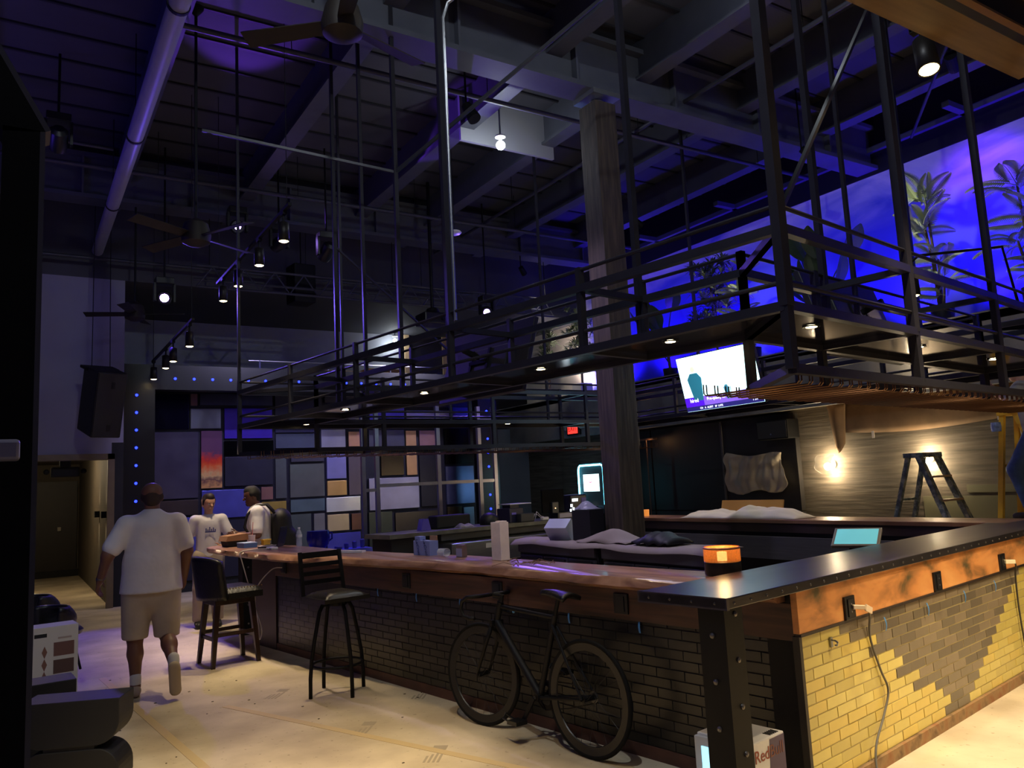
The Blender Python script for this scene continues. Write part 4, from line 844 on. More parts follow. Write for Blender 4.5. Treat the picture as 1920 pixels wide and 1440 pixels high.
def stool_metal():
    t = thing('bar_stool', 'black metal ladder back bar stool with a padded swivel seat', 'bar stool', BW(3.22, 6.05), BT+PI)
    for a in (0, PI/2, PI, -PI/2):
        ca, sa = math.cos(a), math.sin(a)
        part(MB().tube([(.12*ca, .12*sa, .71), (.15*ca, .15*sa, .66), (.19*ca, .19*sa, .48), (.225*ca, .225*sa, .3), (.238*ca, .238*sa, .15), (.24*ca, .24*sa, 0)], .016, 8), 'leg', blk, t, smooth='all')
    part(MB().tube([(.2*math.cos(2*PI*i/28), .2*math.sin(2*PI*i/28), .235) for i in range(28)], .011, 8, True), 'foot_ring', blk, t, smooth='all')
    part(MB().beam((-.13, 0, .715), (.13, 0, .715), .03, .03).beam((0, -.13, .715), (0, .13, .715), .03, .03).cyl((0, 0, .7), (0, 0, .745), .09, n=18), 'swivel_plate', blk, t)
    s = MB().sheet(lambda u, v: (-.2+.4*u, -.2+.4*v, .76+.055*min(1, 5*min(u, 1-u, v, 1-v))**.6), 14, 14, 0); s.b2(-.205, .205, -.205, .205, .742, .775)
    part(s, 'seat_cushion', M('black vinyl cushion', (40, 38, 34), .3), t, smooth=True)
    for x in (-.19, .19): part(MB().beam((x, -.2, .74), (x*.96, -.27, 1.13), .03, .022, (0, 1, 0)), 'back_post', blk, t)
    for z, h in ((1.1, .05), (1.02, .035), (.95, .035), (.88, .035)):
        y = -.2-.07*(z-.74)/.39
        part(MB().beam((-.185, y, z), (.185, y, z), .012, h, (0, 0, 1)), 'back_slat', blk, t)
stool_metal()
# ================================================================== bicycle leaning on the bar
def bike():
    t = thing('bicycle', 'matte black single speed bicycle with drop bars leaning on the dark side of the bar', 'bicycle', BW(3.44, 3.42), BT+PI/2)
    t.rotation_euler = (math.radians(2.5), 0, BT+PI/2)
    bk = M('matte black frame', (13, 12, 14), .6, spec=.3); tyre = M('black tyre rubber', (14, 14, 14), .8, spec=.2); rimm = M('deep black rim', (16, 16, 18), .4); silv = M('silver alloy', (110, 108, 104), .35, .9)
    wr = .338
    def wheel(nm, cx, turn=0):
        w = thing(nm, None, None, (cx, 0, wr), turn); w.parent = t; del w
        o = bpy.data.objects[nm]
        return o
    def wheel_parts(nm, cx, turn):
        R = Matrix.Rotation(turn, 3, 'Z')
        def tr(mb):
            mb.v = [tuple(R @ Vector(p)+Vector((cx, 0, wr))) for p in mb.v]; return mb
        n = 48
        ty = part(tr(MB().tube([((wr-.013)*math.cos(2*PI*i/n), 0, (wr-.013)*math.sin(2*PI*i/n)) for i in range(n)], .014, 8, True)), nm, tyre, t, smooth='all')
        prof = [(.315, .010), (.318, -.010), (.27, -.006), (.266, 0), (.27, .006)]
        rm = MB(); m = len(prof)
        for i in range(n):
            a = 2*PI*i/n
            rm.v += [(r*math.cos(a), y, r*math.sin(a)) for r, y in prof]
        rm.f = [(i*m+k, i*m+(k+1) % m, ((i+1) % n)*m+(k+1) % m, ((i+1) % n)*m+k) for i in range(n) for k in range(m)]
        part(tr(rm), 'rim', rimm, ty, smooth=True)
        sp = MB()
        for i in range(24):
            a = 2*PI*i/24; sp.cyl((.02*math.cos(a+.9*(1 if i % 2 else -1)), .03*(1 if i % 2 else -1), .02*math.sin(a+.9*(1 if i % 2 else -1))), (.268*math.cos(a), 0, .268*math.sin(a)), .0012, n=4, cap=False)
        part(tr(sp), 'spokes', M('black spoke', (24, 24, 26), .5), ty, kind='stuff')
        part(tr(MB().cyl((0, -.05, 0), (0, .05, 0), .018, n=12).cyl((0, -.06, 0), (0, .06, 0), .007, n=8)), 'hub', bk, ty)
    wheel_parts('rear_wheel', 0, 0); wheel_parts('front_wheel', 1.0, math.radians(8))
    BBp, ST, HT, HB = (.42, 0, .28), (.27, 0, .79), (.80, 0, .83), (.845, 0, .70)
    part(MB().cyl(HB, BBp, .027, .027, 12).cyl(BBp, ST, .019, n=12).cyl((.28, 0, .775), (.805, 0, .80), .014, n=10).cyl(HT, HB, .023, n=12).cyl((.42, -.04, .28), (.42, .04, .28), .024, n=12), 'frame', bk, t, smooth=True)
    for s in (-1, 1):
        part(MB().cyl((.4, .02*s, .28), (0, .06*s, wr), .011, .009, 8), 'chain_stay', bk, t, smooth=True); part(MB().cyl((.285, .015*s, .73), (0, .06*s, wr), .010, .008, 8), 'seat_stay', bk, t, smooth=True)
    for s in (-1, 1): part(MB().tube([(.85, .03*s, .695), (.9, .05*s, .56), (1.0, .052*s, wr)], [.016, .014, .009], 8), 'fork_blade', bk, t, smooth='all')
    part(MB().beam((.848, -.05, .69), (.848, .05, .69), .03, .04).cyl(HB, (.85, 0, .69), .02, n=10), 'fork_crown', bk, t)
    part(MB().cyl(ST, (.235, 0, .9), .0135, n=10), 'seatpost', bk, t)
    sd = MB().sheet(lambda u, v: (.12+.27*u, (v-.5)*(.14*(1-u)**1.2+.035), .935+.012*math.sin(PI*u*.9)-.03*(2*v-1)**2-.0*u), 12, 8, .025); part(sd, 'saddle', blkl, t, smooth='all')
    part(MB().tube([(.18, -.03, .915), (.2, -.025, .9), (.27, -.02, .9), (.36, -.01, .925)], .0035, 6).tube([(.18, .03, .915), (.2, .025, .9), (.27, .02, .9), (.36, .01, .925)], .0035, 6), 'saddle_rail', silv, t, kind='stuff')
    Rt = Matrix.Rotation(math.radians(8), 3, 'Z'); o0 = Vector((.79, 0, 0))
    def st(p): return tuple(Rt @ (Vector(p)-o0)+o0)
    part(MB().cyl((.795, 0, .83), (.785, 0, .88), .016, n=10).cyl((.785, 0, .87), st((.875, 0, .875)), .014, n=10), 'stem', bk, t)
    for s in (-1, 1):
        part(MB().tube([st(p) for p in ((.875, 0, .875), (.875, .14*s, .875), (.885, .175*s, .875), (.93, .19*s, .87), (.975, .195*s, .84), (.985, .195*s, .79), (.955, .195*s, .745), (.9, .195*s, .735), (.86, .195*s, .74))], .0135, 8), 'handlebar_drop', bk, t, smooth='all')
    part(MB().sph(st((.865, -.2, .742)), .016, 8), 'bar_end_plug', M('pale blue plug', (120, 170, 210), .4), t)
    ch = MB().lathe([(.085, -.002), (.092, 0), (.085, .002), (.06, .002), (.06, -.002)], (.42, -.045, .28), 28, False, Matrix.Rotation(PI/2, 3, 'X')); part(ch, 'chainring', bk, t)
    part(MB().tube([(.42, -.045, .37), (.2, -.045, .385), (0, -.045, .375), (-.035, -.045, wr), (0, -.045, .302), (.2, -.045, .24), (.42, -.045, .19), (.505, -.045, .28)], .004, 5, True), 'chain', M('dark chain', (60, 56, 52), .4, .8), t)
    part(MB().lathe([(.035, -.002), (.035, .002)], (0, -.045, wr), 16, True, Matrix.Rotation(PI/2, 3, 'X')), 'cog', silv, t)
    part(MB().lathe([(.012, 0), (.012, .004)], (.42, .052, .28), 12, True, Matrix.Rotation(-PI/2, 3, 'X')), 'crank_bolt', silv, t)
    for s, (dx, dz) in ((1, (.085, -.145)), (-1, (-.085, .145))):
        part(MB().beam((.42, .06*s, .28), (.42+dx, .072*s, .28+dz), .012, .026), 'crank_arm', bk, t)
        c = Vector((.42+dx, .125*s, .28+dz)); part(MB().b2(c.x-.045, c.x+.045, c.y-.045, c.y+.045, c.z-.012, c.z+.012).tube([c+Vector((.04, -.03, 0)), c+Vector((.1, -.03, .01)), c+Vector((.11, 0, .035)), c+Vector((.1, .03, .01)), c+Vector((.04, .03, 0))], .006, 6), 'pedal', blkp, t)
bike()
# ================================================================== small fridge with can artwork
def fridge():
    r0, r1, l0, l1, h = 3.18, 3.46, 2.15, 2.45, .40
    t = barthing('mini_fridge', 'small branded drinks fridge with a lit door under the steel counter corner', 'fridge', (3.32, 2.3, 0))
    wm = M('white enamel', (226, 224, 222), .4); part(mbox(r0+.012, r1, l0, l1, .01, h), 'body', wm, t, bev=.006)
    part(mbox(r0-.012, r0+.012, l0, l1, .03, h-.01), 'door', M('grey door frame', (170, 172, 178), .4), t, bev=.004)
    part(mbox(r0-.015, r0-.011, l0+.04, l1-.04, .06, h-.05), 'door_glass', M('lit door glass', (170, 225, 245), .2, emit=(150, 220, 245), es=1.5), t)
    part(mbox(r0-.03, r0-.012, l0+.012, l0+.026, .12, .26), 'handle', stain, t, bev=.003)
    for i in range(5): part(mbox(r1-.1+.016*i, r1-.094+.016*i, l0+.01, l0+.05, h, h+.003), 'vent_slot', dark, t)
    y = l0-.0012
    part(MB().prism([(r0+.15, .012), (r1-.003, .012), (r1-.003, h-.01), (r0+.155, h-.01), (r0+.14, .23), (r0+.16, .17)], y, y+.001, 'y'), 'violet_print', M('violet print', (74, 58, 92), .5), t)
    part(MB().prism([(r0+.03+.1*math.cos(a)+.07, .11+.075*math.sin(a)) for a in [2*PI*i/24 for i in range(24)]], y-.0008, y-.0002, 'y'), 'yellow_disc_print', M('yellow print', (214, 160, 60), .5), t)
    rd = M('red print', (150, 60, 36), .5); part(MB().prism([(r0+.12, .09), (r0+.2, .07), (r0+.25, .09), (r0+.24, .14), (r0+.19, .16), (r0+.15, .13)], y-.0016, y-.001, 'y'), 'red_print', rd, t)
    for s, x, m in (('Red', r0+.085, rd), ('Bull', r0+.205, M('brown red print', (120, 62, 44), .5))):
        mb = text_mb(s, .078, .0005); xform(mb, Matrix.Translation((x, y-.001, .335)) @ Matrix.Rotation(PI/2, 4, 'X')); part(mb, 'lettering', m, t)
    lamp('POINT', 'fridge_glow', tuple(BW(r0-.06, 2.3, .2)), .5, (.6, .85, 1), size=.08)
fridge()
cord('fridge_cord', 'thin white cord curling up behind the mini fridge post', [(3.42, 2.42, .36), (3.4, 2.5, .45), (3.5, 2.58, .56), (3.62, 2.6, .62)], whc, .004)
# ================================================================== left foreground
steel2 = M('black steel section', (6, 6, 9), .85, spec=.1)
t = wthing('steel_door_frame', 'black steel door frame with a cut corner at the left edge near the camera', 'door frame', (0, 2.35, 0))
part(MB().b2(-.045, .038, 2.3, 2.4, 0, 2.6), 'post', steel2, t); part(MB().b2(.038, .05, 2.3, 2.4, 0, 2.6), 'edge_strip', M('painted edge reflection', (70, 68, 76), .4, .6), t)  # lighter edge strip paints the reflection along the steel tube
part(MB().prism([(-.045, 2.585), (.05, 2.6), (-.40, 3.42), (-.5, 3.34)], 2.3, 2.4, 'y'), 'corner_brace', steel2, t)
part(MB().prism([(.05, 2.6), (.062, 2.606), (-.39, 3.43), (-.40, 3.42)], 2.3, 2.4, 'y'), 'edge_strip', M('painted edge reflection'), t)
part(MB().b2(-1.5, -.4, 2.3, 2.4, 3.34, 3.44), 'lintel', steel2, t); part(MB().b2(-1.55, -1.45, 2.3, 2.4, 0, 3.44), 'post', steel2, t)
part(MB().b2(-.6, .012, 2.22, 2.29, 1.735, 1.785), 'push_bar', M('brushed lilac steel', (130, 124, 140), .35, .6), t, bev=.008)
def pedestal(label, x, y, rz):
    t = thing('pedestal_stool', label, 'stool', (x, y, 0), rz); pm_ = M('black stained block', (11, 11, 13), .55, var=.2, scale=4)
    def prof(side):
        up_, lo = [], []
        for i in range(9): a = PI/2*i/8; up_.append((.15+.13*math.cos(a), .36-.14*math.sin(a)))
        for i in range(9): a = PI/2*i/8; lo.append((.15+.13*math.sin(a), .06+.14*math.cos(a)))
        return up_, lo
    u, l = prof(1)
    part(MB().prism([(.28, .48)]+u+[(-p, q) for p, q in reversed(u)]+[(-.28, .48)], -.13, .13, 'y'), 'upper_block', pm_, t, bev=.004)
    part(MB().prism([(p, q) for p, q in l]+[(.28, 0), (-.28, 0)]+[(-p, q) for p, q in reversed(l)], -.13, .13, 'y'), 'lower_block', pm_, t, bev=.004)
    part(MB().b2(-.14, .14, -.12, .12, .19, .23), 'waist', pm_, t)
pedestal('black hourglass shaped block stool nearest the camera', .36, 5.62, math.radians(-24)); pedestal('black hourglass shaped block stool half hidden behind another one', .1, 6.3, math.radians(4))
def sample_box():
    t = thing('carton', 'white carton printed with brown swatches and a column of diamonds', 'box', (.31, 7.85, 0), math.radians(6))
    part(MB().b2(-.19, .17, -.13, .13, 0, .64), 'board', M('white card', (206, 198, 186), .7), t, bev=.003)
    y = -.1312
    part(MB().b2(-.15, -.06, y, y+.001, .56, .59), 'hand_hole', dark, t)
    for z, c in ((.40, (112, 76, 66)), (.26, (88, 62, 54)), (.12, (150, 132, 106))): part(MB().b2(-.01, .14, y, y+.001, z, z+.11), 'swatch_print', M('swatch %d' % c[0], c, .7), t)
    for i in range(5): part(MB().prism([(-.075, .49-.1*i), (-.055, .44-.1*i), (-.075, .39-.1*i), (-.095, .44-.1*i)], y, y+.001, 'y'), 'diamond_print', M('diamond brown', (124, 84, 68), .7), t)
    part(MB().b2(.02, .12, y, y+.0008, .535, .55), 'faint_title_print', M('faint print', (170, 150, 138), .7), t)
sample_box()
def blackchair(label, x, y, rz):
    t = thing('lounge_chair', label, 'chair', (x, y, 0), rz)
    part(MB().sheet(lambda u, v: (.26*math.cos(PI*(u-.5)*1.1)*(.6+.4*math.sin(PI*v))-.1, .2*math.sin(PI*(u-.5)*1.05)*(1+.1*v), .36+.28*v), 12, 8, .02), 'backrest', blkl, t, smooth='all')
    part(MB().lathe([(.05, 0), (.2, .01), (.22, .05), (.19, .08), (.02, .09)], (0, 0, .34), 20), 'seat', blkl, t, smooth=True)
    for a in (.8, 2.3, 3.9, 5.5): part(MB().cyl((.12*math.cos(a), .12*math.sin(a), .35), (.2*math.cos(a), .2*math.sin(a), 0), .012, n=8), 'leg', blk, t)
blackchair('low black rounded chair by the left wall, the farther one', .33, 10.6, .3); blackchair('low black rounded chair behind the white carton', .42, 9.3, .5)
# ================================================================== things on the wooden bar top
ZS = 1.036
t = barthing('candle_lantern', 'round lantern with a glowing amber pierced band on the wooden bar top', 'lantern', (3.93, 2.74, ZS))
part(MB().lathe([(.1, 0), (.104, .01), (.104, .075), (.095, .08)], (3.93, 2.74, ZS), 28), 'base', M('dark lantern base', (22, 18, 16), .4), t, smooth=True)
part(MB().lathe([(.1, .075), (.104, .08), (.104, .148), (.1, .156), (.096, .15), (.096, .08)], (3.93, 2.74, ZS), 28, False), 'amber_band', M('amber glowing glass', (210, 130, 60), .4, emit=(225, 120, 40), es=.4, var=.3, scale=90, alpha=.7), t, smooth=True)
part(MB().lathe([(.104, .148), (.106, .156), (.1, .16)], (3.93, 2.74, ZS), 28, False), 'rim', M('copper rim', (190, 120, 80), .35, .5), t, smooth=True)
part(MB().cyl((3.93, 2.74, ZS+.08), (3.93, 2.74, ZS+.13), .028, n=14), 'candle', glow('candle flame glow', (255, 214, 120), 9), t)
lamp('POINT', 'candle_lamp', tuple(BW(3.93, 2.74, ZS+.19)), 1.6, (1, .6, .2), size=.03)
t = barthing('water_bottle', 'clear plastic water bottle beside the laptop on the wooden bar top', 'bottle', (4.08, 8.5, ZS))
clear = M('clear plastic', (225, 230, 240), .12, alpha=.35)
part(MB().lathe([(.03, 0), (.033, .02), (.031, .08), (.033, .12), (.03, .15), (.014, .185), (.013, .195)], (4.08, 8.5, ZS), 16), 'bottle_body', clear, t, smooth=True); part(MB().cyl((4.08, 8.5, ZS+.195), (4.08, 8.5, ZS+.21), .0145, n=12), 'cap', M('white cap', (230, 230, 235), .4), t)
part(MB().lathe([(.0335, .1), (.034, .1), (.034, .13), (.0335, .13)], (4.08, 8.5, ZS), 16, False), 'label_band', M('white label'), t)
t = barthing('laptop', 'open black laptop with its lid towards the camera on the wooden bar top', 'laptop', (3.95, 8.72, ZS))
Rl = Matrix.Rotation(math.radians(50), 3, 'Z')
def lp(mb): mb.v = [tuple(Rl @ (Vector(p))+Vector((3.95, 8.72, ZS))) for p in mb.v]; return mb
part(lp(MB().b2(-.15, .15, 0, .21, 0, .018)), 'keyboard_base', M('laptop plastic', (24, 24, 27), .4), t, bev=.004); part(lp(MB().prism([(0, .018), (-.012, .02), (-.055, .225), (-.045, .225)], -.15, .15, 'x')), 'lid', M('laptop plastic'), t)
t = barthing('drink_cup', 'clear plastic cup with a straw next to the blue box', 'cup', (3.86, 9.3, ZS))
part(MB().lathe([(.03, 0), (.032, .01), (.044, .13), (.047, .13)], (3.86, 9.3, ZS), 18), 'cup_wall', M('cup plastic', (225, 215, 220), .2, alpha=.5), t, smooth=True); part(MB().cyl((3.86, 9.3, ZS+.01), (3.88, 9.31, ZS+.28), .004, n=6), 'straw', M('pink straw', (190, 110, 110), .5), t)
t = barthing('blue_carton', 'small blue and white carton lying on the tip of the wooden bar top', 'box', (3.72, 9.1, ZS))
part(mbox(3.64, 3.8, 9.0, 9.2, ZS, ZS+.05), 'carton_body', M('blue card', (80, 116, 180), .5), t); part(mbox(3.638, 3.802, 8.998, 9.202, ZS+.05, ZS+.06), 'lid', M('pale blue card', (170, 190, 222), .5), t)
t = barthing('food_box', 'brown kraft takeaway box on a black tray on the wooden bar top', 'box', (3.72, 9.55, ZS))
part(MB().prism([(3.64, ZS), (3.84, ZS), (3.86, ZS+.07), (3.62, ZS+.07)], 9.45, 9.66, 'y'), 'black_tray', dark, t); part(MB().prism([(3.6, ZS+.07), (3.88, ZS+.07), (3.86, ZS+.15), (3.62, ZS+.13)], 9.43, 9.68, 'y'), 'kraft_lid', M('kraft card', (150, 108, 74), .7), t)
barone(MB().b2(4.0, 4.08, 9.28, 9.36, ZS, ZS+.05).b2(3.99, 4.09, 9.27, 9.37, ZS+.05, ZS+.065), 'sauce_tub', 'small yellow tub with a white lid behind the cup', 'tub', M('mustard tub', (190, 150, 50), .5), (4.04, 9.32, ZS))
barone(mbox(3.66, 3.74, 8.3, 8.44, ZS, ZS+.028), 'laptop_charger', 'white power brick on the wooden bar top', 'charger', M('white brick', (225, 220, 216), .4), (3.7, 8.37, ZS), bev=.008)
cord('charger_cord', 'white charger cord looping down from the bar top to an outlet', [(3.63, 7.97, .868), (3.56, 8.1, .84), (3.52, 8.4, .6), (3.56, 8.42, .25), (3.52, 8.3, .12), (3.5, 8.2, .25), (3.5, 8.4, .5), (3.38, 8.42, .95), (3.36, 8.42, 1.02), (3.42, 8.4, 1.052), (3.66, 8.36, 1.05)], whc, .0055)
barone(MB().sheet(lambda u, v: (3.85+.2*u, 8.95+.22*v, ZS+.002+.003*math.sin(5*u+3*v)), 4, 4, .001).b2(3.9, 3.95, 8.9, 8.96, ZS, ZS+.012), 'loose_papers', 'scattered white papers near the laptop', 'paper', M('white paper', (220, 214, 212), .7), (3.9, 9.0, ZS))
lb = M('powder blue carton', (120, 132, 190), .6); lpn = M('dark blue script ink', (38, 40, 96), .6)
t = barthing('soda_carton', 'tall pale blue drinks carton with handwritten style script on the wooden bar top', 'box', (4.0, 5.84, ZS))
part(mbox(3.95, 4.04, 5.72, 5.97, ZS, ZS+.125), 'carton_body', lb, t); part(mbox(3.96, 4.02, 5.88, 5.96, ZS+.125, ZS+.16), 'raised_flap', lb, t); part(mbox(4.03, 4.042, 5.73, 5.83, ZS+.125, ZS+.165), 'back_flap', M('kraft flap', (150, 110, 84), .7), t)
for y in (5.9, 5.785):
    mb = text_mb('LaCroix', .05, .0005, .3); xform(mb, Matrix.Translation((3.949, y, ZS+.065)) @ Matrix.Rotation(-PI/2, 4, 'Z') @ Matrix.Rotation(PI/2, 4, 'X') @ Matrix.Rotation(math.radians(-75), 4, 'Z')); part(mb, 'lettering', lpn, t)
barone(MB().prism([(3.92, 4.725), (4.0, 4.715), (4.01, 4.84), (3.93, 4.85)], ZS, ZS+.29).prism([(3.925, 4.73), (3.99, 4.72), (4.0, 4.78), (3.93, 4.79)], ZS+.29, ZS+.3), 'paper_bag', 'tall upright white paper bag on the wooden bar top', 'bag', M('white bag paper', (222, 206, 204), .8, var=.06, scale=12, bump=.2), (3.96, 4.78, ZS), bev=.003)
t = barthing('card_deck', 'small box with a pale front next to the tall paper bag', 'box', (4.0, 5.34, ZS)); part(mbox(3.98, 4.03, 5.3, 5.38, ZS, ZS+.1), 'box_body', M('brown card', (120, 96, 90), .6), t); part(mbox(3.977, 3.98, 5.302, 5.378, ZS+.004, ZS+.07), 'pale_front', M('lilac card', (150, 146, 186), .6), t)
t = barthing('glass_tumbler', 'short clear glass lying on the wooden bar top', 'glass', (3.95, 5.52, ZS)); part(MB().lathe([(.032, -.05), (.036, .05), (.033, .05), (.029, -.045)], (3.95, 5.52, ZS+.037), 16, True, Matrix.Rotation(PI/2, 3, 'X')), 'tumbler', clear, t, smooth=True)
tw = MB(); rng = random.Random(2)
for i in range(14):
    a = rng.uniform(0, 6.3); c = Vector((3.8+rng.uniform(-.1, .1), 4.35+rng.uniform(-.22, .22), ZS+.004)); L = rng.uniform(.05, .16)
    tw.tube([c, c+Vector((L*.5*math.cos(a), L*.5*math.sin(a), rng.uniform(.005, .03))), c+Vector((L*math.cos(a+.4), L*math.sin(a+.4), .003))], .0025, 4)
barone(tw, 'wire_offcuts', 'scatter of thin brown wire offcuts on the wooden bar top', 'wire scraps', M('copper wire', (110, 74, 54), .5), (3.8, 4.35, ZS), kind='stuff')
barone(MB().beam((3.75, 7.05, ZS+.012), (3.9, 6.75, ZS+.012), .07, .02), 'tablet_slate', 'thin white tablet lying flat near the metal stool', 'tablet', M('white tablet', (215, 212, 220), .3), (3.8, 6.9, ZS))
# ================================================================== behind the bar: coolers under brown paper
cool = M('grey cooler steel', (84, 82, 92), .4, .5); coold = M('cooler dark frame', (26, 26, 30), .5)
for y0, y1, lab in ((5.1, 6.6, 'grey under counter cooler nearest the steel countertop, covered with paper'), (6.68, 8.2, 'grey under counter cooler nearest the stage, covered with paper')):
    t = wthing('bar_cooler', lab, 'cooler', (5.4, (y0+y1)/2, 0))
    part(mbox(5.22, 5.62, y0, y1, .05, .93), 'body', coold, t); part(mbox(5.18, 5.22, y0+.02, y1-.02, .8, .9), 'top_rail', cool, t)
    w = (y1-y0-.06)/3
    for i in range(3):
        d = part(mbox(5.19, 5.22, y0+.03+w*i, y0+.01+w*(i+1), .1, .77), 'cooler_door', cool, t, bev=.004); part(mbox(5.165, 5.19, y0+.06+w*i, y0-.03+w*(i+1), .73, .75), 'handle', coold, d)
    part(mbox(5.185, 5.19, y0+w*.2, y0+w*.8, .6, .7), 'grille', M('grille mesh', (40, 40, 46), .6, var=.5, scale=120), t)
kraft = M('grey brown paper sheet', (150, 136, 128), .85, var=.05, scale=5, bump=.1)
wone(MB().sheet(lambda u, v: (5.12+.46*v+.02*math.sin(30*u), 5.02+3.22*u, .945+.012*math.sin(17*u)*math.cos(5*v)-.05*max(0, .14-v)/.14), 40, 6, .003), 'paper_sheet', 'long sheet of brown paper laid over the coolers', 'paper', kraft, (5.4, 6.6, .94), smooth='all')
wone(MB().sheet(lambda u, v: (5.2+.4*v, 6.2+.85*u, .955+.13*math.sin(PI*u)**1.3*math.sin(PI*min(1, v*1.1))+.012*math.sin(13*u+7*v)), 18, 10, .004), 'paper_heap', 'crumpled heap of brown paper on the coolers by the column', 'paper', kraft, (5.4, 6.6, .955), smooth='all')
t = thing('white_carton', 'open white carton lying tilted on the paper covered coolers', 'box', (5.38, 7.5, .955), math.radians(20))
Rw = Matrix.Rotation(math.radians(-38), 3, 'Y'); wcm = M('white carton card', (190, 196, 210), .6)
part(MB().box(Rw @ Vector((.02, 0, .12)), (.16, .3, .2), Rw), 'carton_body', wcm, t); part(MB().box((.18, -.05, .1), (.01, .2, .18)), 'open_flap', M('lilac flap', (150, 144, 190), .6), t); part(MB().lathe([(.05, -.03), (.055, 0), (.05, .03), (.03, .03), (.028, 0), (.03, -.03)], (.1, -.2, .055), 18, False, Matrix.Rotation(PI/2, 3, 'X')), 'tape_roll', wcm, t, smooth=True)
wone(MB().box((5.45, 7.12, 1.12), (.24, .26, .33), Matrix.Rotation(.2, 3, 'Z')), 'dark_carton', 'dark upright carton topped with crumpled plastic by the column', 'box', M('dark blue card', (28, 28, 38), .6), (5.45, 7.12, .955))
wone(MB().sheet(lambda u, v: (5.34+.22*v, 7.0+.26*u, 1.29+.07*math.sin(PI*u)*math.sin(PI*v)*(1+.5*math.sin(14*u+9*v))), 14, 12, .002), 'plastic_film', 'crumpled clear plastic film on the dark carton', 'plastic film', M('cloudy film', (170, 170, 190), .3, alpha=.6), (5.45, 7.12, 1.29), smooth='all')
wone(MB().sheet(lambda u, v: (5.22+.34*v, 5.62+.52*u, .965+.1*(math.sin(PI*u)*math.sin(PI*v))**.6+.012*math.sin(21*u)), 14, 10, .01), 'black_bag', 'slumped black bag on the paper covered coolers', 'bag', M('black nylon', (14, 13, 16), .6), (5.4, 5.9, .965), smooth='all')
# ---- touch terminal behind the steel counter
t = thing('touch_terminal', 'tilted touchscreen till behind the steel counter with a teal screen', 'till', BW(5.78, 2.84, .0), BT+math.radians(-74))
Rt_ = Matrix.Rotation(math.radians(-62), 3, 'X')
part(MB().box(Vector((0, 0, 1.09)), (.33, .025, .24), Rt_), 'display_case', M('silver bezel', (120, 116, 110), .4, .5), t, bev=.004); part(MB().box(Vector((0, 0, 1.09))+Rt_ @ Vector((0, -.0135, 0)), (.29, .002, .2), Rt_), 'screen', M('teal till screen', (90, 160, 170), .2, emit=(90, 165, 176), es=.8), t)
part(MB().b2(-.06, .06, 0, .16, .82, 1.05), 'stand', blk, t); part(MB().b2(-.2, .2, -.05, .25, .72, .82), 'till_base', blk, t)
barone(MB().b2(5.3, 6.6, 2.62, 3.1, 0, .715), 'till_cabinet', 'black cabinet carrying the touchscreen till behind the steel counter', 'cabinet', dark, (5.9, 2.86, 0), bev=.005)
# ---- equipment on the service counter
ZC = 1.071
t = barthing('pos_monitor', 'black till monitor seen from behind on the service counter', 'monitor', (8.2, 8.66, ZC))
part(MB().prism([(8.5, ZC+.07), (8.56, ZC+.07), (8.62, ZC+.42), (8.58, ZC+.42)], 7.97, 8.42, 'x') if False else MB().b2(7.97, 8.42, 8.6, 8.63, ZC+.09, ZC+.43), 'display', M('monitor plastic', (13, 13, 16), .7, spec=.1), t, bev=.006); part(MB().b2(8.14, 8.27, 8.57, 8.66, ZC, ZC+.24), 'stand', M('stand plastic', (46, 46, 52), .4), t, bev=.006); part(MB().sph((8.2, 8.566, ZC+.15), .008, 8), 'power_led', glow('amber led', (255, 190, 120), 5), t)
t = barthing('cash_drawer', 'low cash drawer with a pale front under the till monitor', 'cash drawer', (8.3, 8.46, ZC)); part(mbox(8.1, 8.56, 8.42, 8.58, ZC, ZC+.085), 'case', blkp, t); part(mbox(8.13, 8.53, 8.415, 8.42, ZC+.012, ZC+.075), 'pale_front', M('pale drawer front', (170, 164, 178), .5), t)
t = barthing('coffee_machine', 'boxy appliance with glowing white buttons beside the till monitor', 'appliance', (8.68, 8.66, ZC)); part(mbox(8.5, 8.86, 8.55, 8.85, ZC, ZC+.33), 'body', M('dark appliance', (34, 34, 46), .4), t, bev=.02)
for x, z, w_ in ((8.6, .25, .06), (8.52, .17, .02), (8.56, .12, .015), (8.5, .1, .015)): part(MB().b2(x-w_, x+w_, 8.545, 8.55, ZC+z-.02, ZC+z+.02), 'lit_button', glow('white button', (225, 240, 245), 6), t)
part(mbox(8.74, 8.84, 8.544, 8.55, ZC+.06, ZC+.28), 'violet_sticker', M('violet sticker', (96, 90, 180), .5), t)
t = barthing('receipt_printer', 'navy receipt printer with a white top sheet on the service counter', 'printer', (7.4, 8.62, ZC)); part(mbox(7.24, 7.5, 8.5, 8.78, ZC, ZC+.2), 'body', M('navy plastic', (34, 32, 60), .5), t, bev=.01); part(mbox(7.28, 7.36, 8.494, 8.5, ZC+.11, ZC+.14), 'badge', M('violet badge', (110, 100, 200), .5), t); part(mbox(7.26, 7.66, 8.5, 8.76, ZC+.25, ZC+.262), 'top_sheet', M('white sheet', (215, 214, 226), .5), t); part(mbox(7.3, 7.46, 8.55, 8.72, ZC+.2, ZC+.25), 'riser', M('navy plastic'), t)
barone(MB().b2(7.36, 7.62, 8.4, 8.49, ZC, ZC+.12), 'black_speaker_box', 'small dark grey box in front of the receipt printer', 'box', M('grey box', (44, 46, 52), .5), (7.5, 8.45, ZC), bev=.012)
barone(MB().b2(7.78, 7.9, 8.4, 8.46, ZC, ZC+.045), 'white_adapter', 'white power adapter on the service counter', 'adapter', M('white brick'), (7.84, 8.43, ZC), bev=.01)
